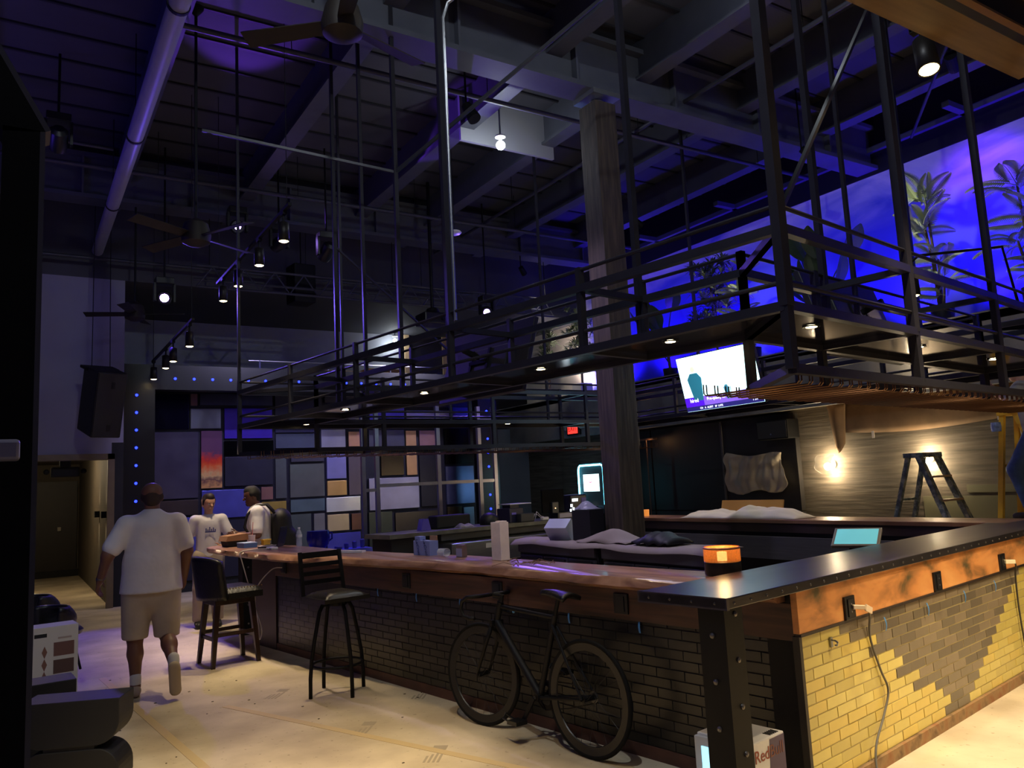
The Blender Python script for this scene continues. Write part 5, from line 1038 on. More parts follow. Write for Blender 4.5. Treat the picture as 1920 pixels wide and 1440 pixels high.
barone(MB().tube([(7.64, 8.45, ZC+.01), (7.68, 8.46, ZC+.1), (7.74, 8.46, ZC+.08), (7.8, 8.44, ZC+.02)], .005, 5).tube([(7.66, 8.44, ZC+.01), (7.7, 8.44, ZC+.13), (7.79, 8.45, ZC+.06), (7.84, 8.44, ZC+.045)], .005, 5), 'tangled_cable', 'tangled white cables beside the white adapter', 'cable', whc, (7.7, 8.45, ZC), smooth='all')
barone(MB().lathe([(.13, 0), (.14, .05), (.12, .11), (.07, .15), (.01, .165)], (6.95, 8.6, ZC), 20), 'black_helmet', 'dark dome shaped cover on the service counter', 'cover', M('black dome', (20, 20, 24), .5), (6.95, 8.6, ZC), smooth=True)
barone(MB().b2(6.1, 6.66, 8.64, 8.86, ZC, ZC+.17), 'black_case', 'long black case at the back of the service counter', 'case', dark, (6.4, 8.75, ZC), bev=.02)
barone(MB().sheet(lambda u, v: (6.3+.28*u, 8.42+.16*v, ZC+.003+.06*math.sin(PI*u)*math.sin(PI*v)*(1+.4*math.sin(9*u))), 12, 8, .006), 'crumpled_cloth', 'grey and white crumpled cloth on the service counter', 'cloth', M('grey white cloth', (140, 138, 144), .8, var=.5, scale=9), (6.4, 8.5, ZC), smooth='all')
t = barthing('violet_sign', 'small violet folded table sign on the service counter', 'sign', (5.85, 8.6, ZC)); part(MB().prism([(5.78, ZC), (5.94, ZC), (5.9, ZC+.15), (5.82, ZC+.15)], 8.55, 8.56, 'y'), 'panel', M('violet card', (84, 70, 180), .5), t); part(MB().prism([(5.78, ZC), (5.94, ZC), (5.9, ZC+.15), (5.82, ZC+.15)], 8.64, 8.65, 'y'), 'back_panel', M('violet card'), t)
# ---- cloths, cardboard and a lamp on the far counter
wone(MB().sheet(lambda u, v: (7.22+.38*v, 5.75+1.75*u, 1.072+.14*(math.sin(PI*v)**.7)*(.3+.7*abs(math.sin(4.4*u+.5)+.25*math.sin(17*u)+.1*math.sin(39*u+9*v)+.12*math.sin(23*v+11*u)))*math.sin(PI*min(1, max(0, u*1.02)))**.4), 80, 14, .006), 'white_dust_sheet', 'bunched white dust sheet on the far counter', 'cloth', M('off white cloth', (226, 214, 196), .85), (7.45, 6.6, 1.072), smooth='all')
wone(MB().box((7.64, 6.7, 1.17), (.02, .95, .2), Matrix.Rotation(.25, 3, 'Y')), 'cardboard_flap', 'folded brown cardboard behind the white dust sheet', 'cardboard', M('brown cardboard', (178, 132, 72), .8), (7.62, 6.75, 1.08))
t = wthing('small_candle', 'small glowing amber candle cup at the far counter beside the column', 'candle', (7.5, 8.45, 1.071)); part(MB().lathe([(.035, 0), (.04, .09)], (7.5, 8.45, 1.071), 14), 'cup', M('amber cup', (214, 140, 80), .5, emit=(230, 140, 60), es=.8), t, smooth=True); part(MB().cyl((7.5, 8.45, 1.1), (7.5, 8.45, 1.13), .015, n=8), 'flame', glow('candle flame glow'), t)
# ================================================================== right wall: cabinets, wrapped panel, masking paper, ladders
bp = M('near black wall panel', (30, 27, 26), .6, var=.15, scale=2)
t = wthing('wall_panelling', 'tall near black wall panels with thin seams behind the column', 'wall panel', (10.4, 10, 0))
for a, b in ((8.1, 9.6), (9.64, 11.4), (11.44, 12.6)):
    part(mbox(10.38, 10.48, a, b, .0, .96), 'lower_panel', bp, t); part(mbox(10.38, 10.48, a, b, .98, 2.5), 'upper_panel', bp, t)
part(mbox(10.36, 10.39, 9.6, 9.64, 0, 2.5), 'seam_strip', M('grey seam strip', (80, 76, 74), .5), t)
t = wthing('floor_standing_lamp', 'slim dark lamp stand with a small copper lit head before the black panels', 'lamp', (10.15, 11.3, 0))
part(MB().cyl((10.15, 11.3, 0), (10.15, 11.3, 2.3), .012, n=8), 'pole', M('brown pole', (90, 66, 52), .5), t); part(MB().b2(10.1, 10.2, 11.05, 11.5, 2.3, 2.33), 'head', M('brown pole'), t); part(MB().cyl((10.15, 11.3, 0), (10.15, 11.3, .02), .14, n=16), 'base', dark, t)
lamp('POINT', 'stand_lamp', (10.1, 11.15, 2.27), 1.2, (1, .5, .2), size=.03)
t = wthing('wrapped_panel', 'framed panel wrapped in crinkled translucent plastic on the black wall', 'wrapped panel', (10.36, 8.85, 1.2))
part(mbox(10.34, 10.37, 8.4, 9.42, 1.3, 1.86), 'panel', M('grey panel', (70, 68, 64), .5), t)
part(MB().sheet(lambda u, v: (10.33-.05*abs(math.sin(8.5*u+1.6*math.sin(2.6*v)+.6*v))-.022*abs(math.sin(21*u+2.4*v+1.3*math.sin(4*v)))-.006*math.sin(53*u+5*v), 9.5-1.2*u+(.07*math.sin(7*v)+.05*v*math.sin(13*v))*max(0, u-.6)*2.2+.03*math.sin(11*v)*(1-u), 1.92-.64*v-.05*math.sin(9*u)*v+.03*math.cos(7*u)-.05*u*(1-v)), 70, 26, .002), 'plastic_film', M('crinkled film', (205, 192, 172), .28, alpha=.55, bump=.3, bscale=20), t, smooth='all')
mask = M('brown masking paper', (112, 88, 64), .85, var=.25, scale=3)
wone(MB().sheet(lambda u, v: (10.46-.03*math.sin(3*u+2*v)-.02*v, 7.3-4.2*u, 2.54-(.42+.06*math.sin(6*u))*v), 30, 6, .003), 'masking_paper', 'long brown masking paper hung along the top of the plaster wall', 'paper', mask, (10.45, 5.2, 2.1), smooth='all')
wone(MB().sheet(lambda u, v: (10.44-.08*math.sin(PI*u)*(1-.3*v)-.03, 7.5-.32*u*(1-.45*v)-.08*v, 2.54-.72*v*(.8+.2*math.sin(PI*u))), 14, 10, .003), 'paper_corner', 'loose flap of brown masking paper curling down over the wrapped sconce', 'paper', mask, (10.4, 7.5, 1.75), smooth='all')
for i, (y, z) in enumerate(((6.78, 2.1), (5.05, 2.2))): wone(mbox(10.395, 10.4, y-.02, y+.02, z-.1, z), 'tape_tab', ('left', 'right')[i]+' white tape tab holding the brown masking paper', 'tape', M('white tape', (225, 215, 200), .6), (10.4, y, z-.1))
t = wthing('wall_patch', 'smooth olive plaster patch low on the wall behind the stepladder', 'wall patch', (10.49, 5.2, 1.0)); part(mbox(10.485, 10.5, 3.2, 6.2, .6, 1.16), 'patch', M('olive plaster', (104, 102, 80), .8), t); part(mbox(10.485, 10.5, 3.2, 5.6, 1.2, 1.3), 'upper_band', M('olive plaster'), t)
def stepladder(name, label, x, yt, top, y_step, y_rear, m_rail, m_step, hw=.2, fl=.28, steps=5, tilt=0):
    t = wthing(name, label, 'ladder', (x, yt, 0))
    part(MB().b2(x-hw-.02, x+hw+.02, yt-.14, yt+.12, top-.06, top), 'top_cap', m_rail, t, bev=.006)
    for s in (-1, 1):
        part(MB().beam((x+s*hw, yt-.08, top-.05), (x+s*fl, y_step, 0), .06, .075, (1, 0, 0)), 'step_rail', m_rail, t)
        part(MB().beam((x+s*(hw-.03), yt+.08, top-.05), (x+s*(fl-.03), y_rear, 0), .05, .05, (1, 0, 0)), 'rear_rail', m_rail, t)
    for i in range(steps):
        k = (i+1)/(steps+1); z = top*(1-k); y = yt-.08+(y_step-yt+.08)*k; w_ = hw+(fl-hw)*k
        part(MB().b2(x-w_, x+w_, y-.05, y+.04, z-.025, z), 'step', m_step, t)
        if i % 2: part(MB().beam((x-w_+.03, yt+.08+(y_rear-yt-.08)*k, z), (x+w_-.03, yt+.08+(y_rear-yt-.08)*k, z), .02, .03), 'rear_brace', m_rail, t)
    k = .55; part(MB().beam((x+hw+.02, yt-.08+(y_step-yt+.08)*k, top*(1-k)), (x+hw+.02, yt+.08+(y_rear-yt-.08)*k, top*(1-k)), .008, .025), 'spreader', m_rail, t)
    return t
paintl = ramp_mat('paint splashed fibreglass', [(.35, (62, 74, 84)), (.5, (96, 108, 112)), (.58, (150, 156, 150)), (.75, (70, 78, 82))], 14, .6)
stepladder('stepladder', 'paint splashed grey stepladder standing in front of the glowing sconce', 9.75, 5.72, 1.74, 5.0, 6.3, paintl, M('worn tan step', (170, 150, 120), .6))
stepladder('yellow_stepladder', 'yellow stepladder at the right edge with a worker on it', 9.5, 4.42, 2.15, 3.5, 4.72, M('yellow fibreglass', (226, 178, 46), .5, var=.1, scale=8), M('yellow fibreglass'), .19, .3, 6)
wone(MB().lathe([(.05, 0), (.055, .05), (.05, .1)], (9.3, 4.56, 1.92), 12), 'blue_tape_roll', 'roll of blue cloth tape pushed over the yellow ladder rail', 'tape roll', M('blue white cloth', (120, 140, 190), .7, var=.4, scale=30), (9.3, 4.56, 1.92))
# ---- neon edged game cabinet half hidden by the column
t = wthing('game_cabinet', 'dark game cabinet with a cyan neon outline and a white lit screen', 'game machine', (10.0, 12.6, 0))
part(mbox(9.75, 10.3, 12.1, 12.95, 0, 1.95), 'cabinet', dark, t, bev=.01); part(mbox(9.742, 9.75, 12.3, 12.8, 1.38, 1.72), 'screen', M('white lit screen', (220, 245, 245), .3, emit=(215, 245, 245), es=2.2), t)
part(MB().prism([(12.5, 1.58), (12.53, 1.56), (12.57, 1.545), (12.61, 1.56), (12.64, 1.58), (12.61, 1.575), (12.57, 1.57), (12.53, 1.575)], 9.738, 9.742, 'x').prism([(12.52, 1.6), (12.54, 1.6), (12.54, 1.63), (12.52, 1.62)], 9.738, 9.742, 'x'), 'screen_emblem', glow('pink emblem', (220, 90, 130), 1.4), t)
part(MB().tube([(9.72, 12.92, 1.12), (9.72, 12.92, 1.8), (9.72, 12.9, 1.87), (9.72, 12.86, 1.9), (9.72, 12.2, 1.9), (9.72, 12.13, 1.87), (9.72, 12.12, 1.8), (9.72, 12.12, 1.12)], .018, 8), 'neon_tube', glow('cyan neon', (110, 225, 255), 9), t, smooth='all')
part(mbox(9.6, 9.75, 12.2, 12.85, .95, 1.1), 'control_panel', M('panel grey', (50, 50, 60), .4), t); part(MB().sph((9.66, 12.5, 1.12), .02, 8).sph((9.66, 12.6, 1.12), .02, 8), 'buttons', glow('white button'), t, kind='stuff')
lamp('POINT', 'neon_glow', (9.6, 12.9, 1.6), 5, (.4, .75, 1), size=.2)
# ================================================================== stage floor furniture
alu = M('brushed aluminium tube', (170, 168, 178), .3, .8, var=.1, scale=4)
t = wthing('aluminium_frame', 'bare aluminium tube frame standing before the patchwork wall', 'frame', (5.5, 11.2, 0))
for x in (4.42, 4.64, 5.68, 6.43, 6.72): part(MB().b2(x-.03, x+.03, 11.17, 11.23, 0, 2.9), 'upright', alu, t)
part(MB().b2(4.67, 6.72, 11.16, 11.24, 2.62, 2.7).b2(4.67, 6.4, 11.16, 11.17, 2.62, 2.7), 'top_rail', M('lavender rail', (150, 146, 190), .4, .4), t); part(MB().b2(4.67, 6.69, 11.18, 11.22, 1.66, 1.71), 'mid_rail', alu, t); part(MB().b2(4.45, 4.61, 11.18, 11.22, 1.6, 1.65), 'mid_rail', alu, t)
t = wthing('dj_table', 'table with a blue lit cloth in front of the stage', 'table', (3.8, 11.0, 0))
part(mbox(3.3, 4.35, 10.75, 11.1, .78, .82), 'table_top', M('blue cloth', (120, 124, 220), .7), t); part(mbox(3.3, 4.35, 10.74, 10.76, .1, .8), 'front_cloth', M('blue cloth'), t)
for x in (3.35, 4.3): part(mbox(x-.02, x+.02, 10.8, 10.84, 0, .78), 'leg', blk, t); part(mbox(x-.02, x+.02, 11.02, 11.06, 0, .78), 'leg', blk, t)
lamp('SPOT', 'dj_table_fill', (4.1, 11.6, 4.9), 260, BLUE, (3.8, 11.0, .8), 34, .6, .05)  # added blue spot with no fixture, lights the table cloth
t = wthing('blue_tub', 'large glossy blue tub with a side handle on the blue lit table', 'tub', (3.62, 10.92, .82)); part(MB().lathe([(.1, 0), (.14, .05), (.16, .14), (.15, .24), (.14, .24)], (3.62, 10.92, .86), 22), 'bowl', M('blue gloss plastic', (30, 26, 150), .25), t, smooth=True); part(MB().lathe([(.12, 0), (.1, .04)], (3.62, 10.92, .82), 18), 'foot', M('blue gloss plastic'), t)
part(MB().tube([(3.76, 10.92, 1.07), (3.82, 10.92, 1.06), (3.82, 10.92, .98), (3.77, 10.92, .95)], .012, 6), 'handle', M('blue gloss plastic'), t, smooth='all')
rng = random.Random(9)
for i, lab in enumerate(('small mixer box on the blue lit table', 'short cup on the blue lit table', 'cable coil on the blue lit table', 'small jar at the right end of the blue lit table')):
    x = 3.9+.12*i; wone(MB().b2(x-.04, x+.04, 10.85, 10.95, .82, .86+.02*i) if i == 0 else MB().lathe([(.03, 0), (.035, .05+.02*i), (.02, .06+.02*i)], (x, 10.9, .82), 12), ('mixer_box', 'short_cup', 'cable_coil', 'small_jar')[i], lab, ('box', 'cup', 'cable', 'jar')[i], M('blue grey plastic', (90, 92, 170), .4), (x, 10.9, .82))
# ---- upper stage: dark doorway with tan frame, cartons on the deck
d2 = struct(mbox(8.0, 8.9, 17.12, 17.2, 3.9, 5.36), 'door_2', M('dark upper door', (28, 26, 30), .5))
part(MB().b2(7.88, 8.0, 17.08, 17.2, 3.9, 5.46).b2(8.9, 9.02, 17.08, 17.2, 3.9, 5.46).b2(7.88, 9.02, 17.08, 17.2, 5.36, 5.46), 'door_frame', M('tan door frame', (190, 160, 120), .6), d2)
for i, (x, w_, h_) in enumerate(((5.4, .7, .38), (6.3, .8, .45), (7.3, .9, .32), (8.3, .6, .4))):
    wone(mbox(x, x+w_, 15.6, 16.2, 3.752, 3.752+h_), 'storage_carton', ('leftmost', 'second', 'third', 'rightmost')[i]+' brown storage carton on the deck above the stage', 'box', M('brown cardboard'), (x, 15.6, 3.752), bev=.005)
t = wthing('deck_railing', 'thin metal railing along the deck above the stage', 'railing', (5, 14.5, 3.75))
for z in (3.95, 4.1): part(MB().cyl((3.6, 14.6, z), (9.0, 14.6, z), .012, n=6), 'rail', alu, t)
for x in (3.8, 5.1, 6.4, 7.7, 8.9): part(MB().cyl((x, 14.6, 3.75), (x, 14.6, 4.12), .014, n=6), 'post', alu, t)
# ---- floor litter and tape seams
tapey = M('yellow masking tape', (198, 174, 130), .7)
for i, (a, b) in enumerate((((1.45, 6.7), (2.55, 3.9)), ((.75, 8.6), (1.05, 5.0)), ((2.9, 4.0), (3.2, 2.2)))):
    wone(MB().beam((*a, .0015), (*b, .0015), .06, .002), 'floor_tape', ('middle', 'left', 'right')[i]+' yellowed tape seam on the paper floor', 'tape', tapey, (*a, 0))
pr = M('grey floor print', (166, 152, 128), .8)
for i, (x, y, a) in enumerate(((2.05, 5.35, .9), (2.2, 4.55, .9), (2.75, 5.9, .9), (1.85, 6.75, .9))):
    R_ = Matrix.Rotation(a, 4, 'Z'); mb = MB()
    for k in range(4): mb.b2(-.1, .1-.03*k, -.05+.028*k, -.035+.028*k, .0004, .001)
    mb.b2(.12, .2, -.05, .04, .0004, .001); mb.v = [tuple(R_ @ Vector(p)) for p in mb.v]
    one(mb, 'printed_mark', 'grey printed marking on the paper floor '+('nearest the bicycle', 'at the bottom of the photo', 'beside the metal stool', 'between the two stools')[i], 'floor print', pr, (x, y, .0004), kind=None)
scr = MB(); rng = random.Random(12)
for i in range(40):
    x, y = rng.uniform(.6, 2.8), rng.uniform(3.4, 8.5); s_ = rng.uniform(.004, .01); scr.b2(x-s_, x+s_, y-s_*.5, y+s_*.5, 0, .004)
wone(scr, 'floor_debris', 'tiny scraps of debris scattered on the paper floor', 'debris', M('dark scrap', (80, 66, 52), .8), (1.8, 6, 0), kind='stuff')
wone(MB().lathe([(.001, 0), (.05, .004), (.001, .012)], (2.62, 7.35, 0), 3), 'paper_scrap', 'dark leaf shaped scrap on the floor between the two bar stools', 'scrap', M('dark scrap'), (2.62, 7.35, 0))
# ================================================================== plants on the mural ledge
def frond_mesh(L=.62, w=.18, n=24, droop=.45, arch=.35):
    """a feather palm leaf along +X: a bent midrib with narrow leaflets on both sides"""
    mb = MB(); rib_ = []
    def mid(s): return Vector((L*s*(1-.18*droop*s), 0, L*(arch*s-droop*s*s)))
    for i in range(9): rib_.append(mid(i/8))
    mb.tube(rib_, [.006*(1-.8*i/8) for i in range(9)], 4)
    for i in range(n):
        s = .12+.86*i/(n-1); p = mid(s); ln = w*math.sin(PI*min(1, .18+.8*s))**.7*(1-.35*s)+.02; wd = .0165
        for sd in (-1, 1):
            d = Vector((.55, sd*.85, .12)).normalized(); q = Vector((1, 0, 0))
            e = p+d*ln+Vector((0, 0, -.25*ln)); m = p+d*ln*.5+Vector((0, 0, .02))
            mb.add([p, m+q*wd, e, m-q*wd], [(0, 1, 2, 3)])
    return mb
def paddle_mesh(L=.62, w=.24, stalk=.35):
    mb = MB(); mb.tube([(0, 0, 0), (stalk*.5, 0, stalk*.55), (stalk, 0, stalk)], [.012, .01, .008], 6)
    def fn(u, v):
        s = u; ww = w*math.sin(PI*min(1, s*.93+.05))**.75; k = (v-.5)*2
        return (stalk+L*s*(.75-.25*s), k*ww*.5, stalk+L*s*.62-.12*L*s*s-abs(k)*ww*.16)
    mb.sheet(fn, 12, 6, .003); return mb
def tuft_mesh(n=26, L=.27):
    mb = MB(); rng = random.Random(n)
    for i in range(n):
        a = 2*PI*i/n*2.4; el = rng.uniform(.1, 1.2); d = Vector((math.cos(a)*math.cos(el), math.sin(a)*math.cos(el), math.sin(el))); s = Vector((-math.sin(a), math.cos(a), 0))
        l = L*rng.uniform(.7, 1.1); m = d*l*.5; e = d*l+Vector((0, 0, -.28*l))
        mb.add([s*-.006, m-s*.017, e, m+s*.017, s*.006], [(0, 1, 2, 3, 4)])
    return mb
green = M('palm leaf green', (138, 152, 112), .5, var=.15, scale=9); green2 = M('deep leaf green', (52, 70, 46), .45, var=.2, scale=7); green3 = M('dusty tuft green', (96, 106, 80), .6, var=.2, scale=9)
bark = M('brown trunk bark', (84, 70, 58), .8, var=.25, scale=14); potb = M('black planter', (26, 26, 30), .5); potw = M('pale planter', (190, 186, 196), .6)
FR = frond_mesh().mesh('frond'); FR.materials.append(green); PD = paddle_mesh().mesh('leaf'); PD.materials.append(green2); TF = tuft_mesh().mesh('leaf_tuft'); TF.materials.append(green3)
ZL = 3.421
def palm(label, y, h, seed, scale=1.0, x=10.52, stems=4, per=9, pot='b'):
    rng = random.Random(seed); t = wthing('potted_palm', label, 'palm', (x, y, ZL))
    part(MB().lathe([(.1, 0), (.13, .03), (.15, .26), (.135, .26), (.13, .22)], (x, y, ZL), 16), 'pot', potb, t, smooth=True)
    for k in range(stems):
        hh = h*(.86-.2*k); a = rng.uniform(0, 6.28); lean = .05+.04*k
        top = (x+lean*math.cos(a), y+lean*math.sin(a), ZL+hh); part(MB().tube([(x+.03*math.cos(a), y+.03*math.sin(a), ZL+.2), (x+.5*lean*math.cos(a), y+.5*lean*math.sin(a), ZL+hh*.6), top], [.022, .018, .014], 7), 'trunk', bark, t, smooth='all')
        for i in range(per):
            b = 2*PI*i/per+rng.uniform(-.35, .35); el = rng.uniform(.0, 1.15) if k < 2 else rng.uniform(-.2, .8)
            s_ = scale*rng.uniform(.8, 1.1)*(.7 if math.cos(b) > .35 else 1)
            shared(FR, 'frond', t, (top[0], top[1], top[2]-rng.uniform(0, .18)), (rng.uniform(-.9, .9), -el, b), (s_, s_, s_))
def bird(label, y, h, seed, x=10.48):
    rng = random.Random(seed); t = wthing('broad_leaf_plant', label, 'plant', (x, y, ZL))
    part(MB().lathe([(.1, 0), (.12, .02), (.14, .2), (.12, .2)], (x, y, ZL), 16), 'pot', potb, t, smooth=True)
    part(MB().tube([(x, y, ZL+.15), (x-.02, y+.02, ZL+h*.45)], [.03, .02], 8), 'stem', bark, t)
    for i in range(12):
        b = 2*PI*i/12+rng.uniform(-.3, .3); k = (.35 if i % 3 == 0 else .62 if i % 3 == 1 else 1); s_ = h/1.9*rng.uniform(.85, 1.1)
        if math.cos(b) > .1: b += PI*.75
        shared(PD, 'leaf', t, (x, y, ZL+h*.42*k), (rng.uniform(-.4, .4), rng.uniform(-.55, .15), b), (s_, s_*1.1, s_*1.2))
def tufty(label, y, h, seed, x=10.6, pale=False, n=16, spread=.28):
    rng = random.Random(seed); t = wthing('tufted_tree', label, 'plant', (x, y, ZL))
    part(MB().b2(x-.16, x+.16, y-.16, y+.16, ZL, ZL+.3) if pale else MB().lathe([(.09, 0), (.11, .02), (.12, .2), (.1, .2)], (x, y, ZL), 16), 'planter', potw if pale else potb, t)
    for k in range(3): part(MB().tube([(x+.03*k, y+.02*k, ZL+.18), (x+.05*math.sin(k*2), y+.06*math.cos(k*2.2), ZL+h*.8)], [.016, .01], 6), 'trunk', bark, t)
    for i in range(n):
        z = ZL+h*(.35+.6*i/n); a = rng.uniform(0, 6.28); r = spread*rng.uniform(.2, 1)
        s_ = rng.uniform(.8, 1.2); shared(TF, 'leaf_tuft', t, (x+r*math.cos(a)*.8, y+r*math.sin(a), z), (rng.uniform(-.3, .3), rng.uniform(-.3, .3), a), (s_, s_, s_))
tufty('slim tufted tree against the cream end of the mural', 15.0, 1.95, 1, n=26, spread=.22); tufty('bushy tufted tree in a pale square planter left of the column', 13.75, 2.05, 2, pale=True, n=46, spread=.4)
bird('broad leaved plant right of the column with dark paddle leaves', 10.85, 1.95, 3); tufty('bushy dark tree between the two broad leaved plants, left one', 9.75, 2.1, 4, n=52, spread=.45)
palm('feathery palm behind the near corner of the rack', 8.9, 1.9, 5, .72); bird('tall broad leaved plant with upright paddle leaves behind the rack', 7.35, 2.05, 6)
palm('large pale feathered palm before the blue mural at right', 5.65, 2.05, 7, 1.0, per=8); palm('feathered palm cut off by the right edge of the photo', 4.5, 1.85, 8, .95, per=7)
# foliage on the left wall by the door frame
for i, (y, z, s_, lab) in enumerate(((3.2, 3.3, .8, 'top'), (4.2, 2.6, .9, 'middle'), (3.6, 1.9, .8, 'lowest'))):
    t = wthing('wall_foliage', lab+' spray of palm fronds fixed to the left wall behind the door frame', 'foliage', (-1.55, y, z)); part(MB().cyl((-1.6, y, z), (-1.5, y, z), .04, n=8), 'mount', potb, t)
    for k in range(6): shared(FR, 'frond', t, (-1.52, y, z), (0, -.2, -1.3+.5*k), (s_, s_, s_))
# ================================================================== people: one continuous skin each, grown from tapered limbs
def sdf(prims, vox, k=.03):
    lo = np.min([np.minimum(np.array(p[0])-p[2]*1.3, np.array(p[1])-p[3]*1.3) for p in prims], 0)-.05
    hi = np.max([np.maximum(np.array(p[0])+p[2]*1.3, np.array(p[1])+p[3]*1.3) for p in prims], 0)+.05
    n = np.ceil((hi-lo)/vox).astype(int)+1; D = np.full(n, .5, np.float32)
    ax = [lo[i]+vox*np.arange(n[i], dtype=np.float32) for i in range(3)]
    for p in prims:
        a, b, ra, rb = np.array(p[0], np.float32), np.array(p[1], np.float32), p[2], p[3]; sq = p[4] if len(p) > 4 else None; kk = p[5] if len(p) > 5 else k
        R = max(ra, rb)*1.3+.06; l = np.minimum(a, b)-R; h = np.maximum(a, b)+R
        i0 = np.clip(((l-lo)/vox).astype(int), 0, n-1); i1 = np.clip(((h-lo)/vox).astype(int)+2, 1, n)
        X = ax[0][i0[0]:i1[0]][:, None, None]; Y = ax[1][i0[1]:i1[1]][None, :, None]; Z = ax[2][i0[2]:i1[2]][None, None, :]
        ba = b-a; L2 = float(ba @ ba)+1e-9; t = np.clip(((X-a[0])*ba[0]+(Y-a[1])*ba[1]+(Z-a[2])*ba[2])/L2, 0, 1)
        dx, dy, dz = X-a[0]-t*ba[0], Y-a[1]-t*ba[1], Z-a[2]-t*ba[2]
        if sq: dx, dy, dz = dx/sq[0], dy/sq[1], dz/sq[2]
        d = np.sqrt(dx*dx+dy*dy+dz*dz)-(ra+(rb-ra)*t)
        if sq: d = d*min(sq)
        S = D[i0[0]:i1[0], i0[1]:i1[1], i0[2]:i1[2]]
        hh = np.clip(.5+.5*(S-d)/kk, 0, 1); D[i0[0]:i1[0], i0[1]:i1[1], i0[2]:i1[2]] = S+(d-S)*hh-kk*hh*(1-hh)
    return D, lo, vox
def nets(D, lo, vox):
    s = D < 0; nx, ny, nz = D.shape
    acc = np.zeros((nx-1, ny-1, nz-1, 3), np.float32); cnt = np.zeros((nx-1, ny-1, nz-1), np.float32); quads = []
    off = np.stack(np.meshgrid(np.arange(nx-1), np.arange(ny-1), np.arange(nz-1), indexing='ij'), -1)
    C8 = [(0, 0, 0), (1, 0, 0), (0, 1, 0), (1, 1, 0), (0, 0, 1), (1, 0, 1), (0, 1, 1), (1, 1, 1)]
    def cor(A, c): return A[c[0]:nx-1+c[0], c[1]:ny-1+c[1], c[2]:nz-1+c[2]]
    for i in range(8):
        for j in range(i+1, 8):
            a, b = C8[i], C8[j]
            if sum(abs(p-q) for p, q in zip(a, b)) != 1: continue
            sa, sb = cor(s, a), cor(s, b); m = sa != sb
            if not m.any(): continue
            da, db = cor(D, a)[m], cor(D, b)[m]; t = da/(da-db)
            acc[m] += np.array(a, np.float32)+t[:, None]*(np.array(b, np.float32)-np.array(a, np.float32)); cnt[m] += 1
    m = cnt > 0; idx = np.full(m.shape, -1, np.int64); idx[m] = np.arange(m.sum())
    V = (off[m]+acc[m]/cnt[m][:, None])*vox+lo
    for axis in range(3):
        sl0 = [slice(1, None)]*3; sl0[axis] = slice(0, -1)
        a = s[:-1, :, :] if axis == 0 else s[:, :-1, :] if axis == 1 else s[:, :, :-1]
        b = s[1:, :, :] if axis == 0 else s[:, 1:, :] if axis == 1 else s[:, :, 1:]
        P = np.argwhere(a != b); u, v = [q for q in range(3) if q != axis]
        ok = (P[:, u] > 0) & (P[:, v] > 0) & (P[:, u] < D.shape[u]-1) & (P[:, v] < D.shape[v]-1); P = P[ok]
        def g(du, dv):
            Q = P.copy(); Q[:, u] += du; Q[:, v] += dv; return idx[Q[:, 0], Q[:, 1], Q[:, 2]]
        q = np.stack([g(-1, -1), g(0, -1), g(0, 0), g(-1, 0)], 1)
        fl = a[tuple(P.T)] if axis != 1 else ~a[tuple(P.T)]
        q[~fl] = q[~fl][:, ::-1]; quads.append(q)
    return V, np.concatenate(quads)
def skinmesh(name, prims, vox, k=.03, smooth_it=2, zmin=None):
    D, lo, vx = sdf(prims, vox, k)
    if zmin is not None: D = np.maximum(D, zmin-(lo[2]+vx*np.arange(D.shape[2], dtype=np.float32))[None, None, :])   # straight hem
    V, Q = nets(D, lo, vx)
    e = np.concatenate([Q[:, [0, 1]], Q[:, [1, 2]], Q[:, [2, 3]], Q[:, [3, 0]]])
    for _ in range(smooth_it):
        S = np.zeros_like(V); c = np.zeros(len(V)); np.add.at(S, e[:, 0], V[e[:, 1]]); np.add.at(S, e[:, 1], V[e[:, 0]]); np.add.at(c, e[:, 0], 1); np.add.at(c, e[:, 1], 1)
        V = V*.4+.6*S/c[:, None]
    me = bpy.data.meshes.new(name); me.from_pydata(V.tolist(), [], Q.tolist()); me.update()
    me.polygons.foreach_set('use_smooth', [True]*len(me.polygons)); return me
def vv(*p): return np.array(p, float)
def hand(w, d, thumb, curl, s=1.0):
    """palm + five fingers from wrist w along d; thumb = side vector; curl bends the fingers towards the palm normal"""
    d = d/np.linalg.norm(d); th = thumb-d*(thumb @ d); th = th/np.linalg.norm(th); nrm = np.cross(d, th); out = []
    c = w+d*.05*s
    for q, ln in ((.028, .072), (.009, .08), (-.010, .074), (-.028, .058)):
        b0 = w+d*.082*s+th*q*s; out.append((w+d*.02*s+th*q*.6*s, b0, .017*s, .0115*s, None, .012))
        m = b0+(d*math.cos(curl)+nrm*math.sin(curl))*ln*.5*s; e = m+(d*math.cos(curl*2)+nrm*math.sin(curl*2))*ln*.5*s
        out += [(b0, m, .0095*s, .0088*s, None, .006), (m, e, .0088*s, .0075*s, None, .006)]
    b0 = w+d*.025*s+th*.026*s; m = b0+(d*.62+th*.68+nrm*.25)*.05*s; e = m+(d*.9+th*.3+nrm*.35)*.038*s
    out += [(w+d*.015*s, b0, .017*s, .014*s, None, .01), (b0, m, .0135*s, .0105*s, None, .008), (m, e, .0105*s, .0085*s, None, .006)]
    return out
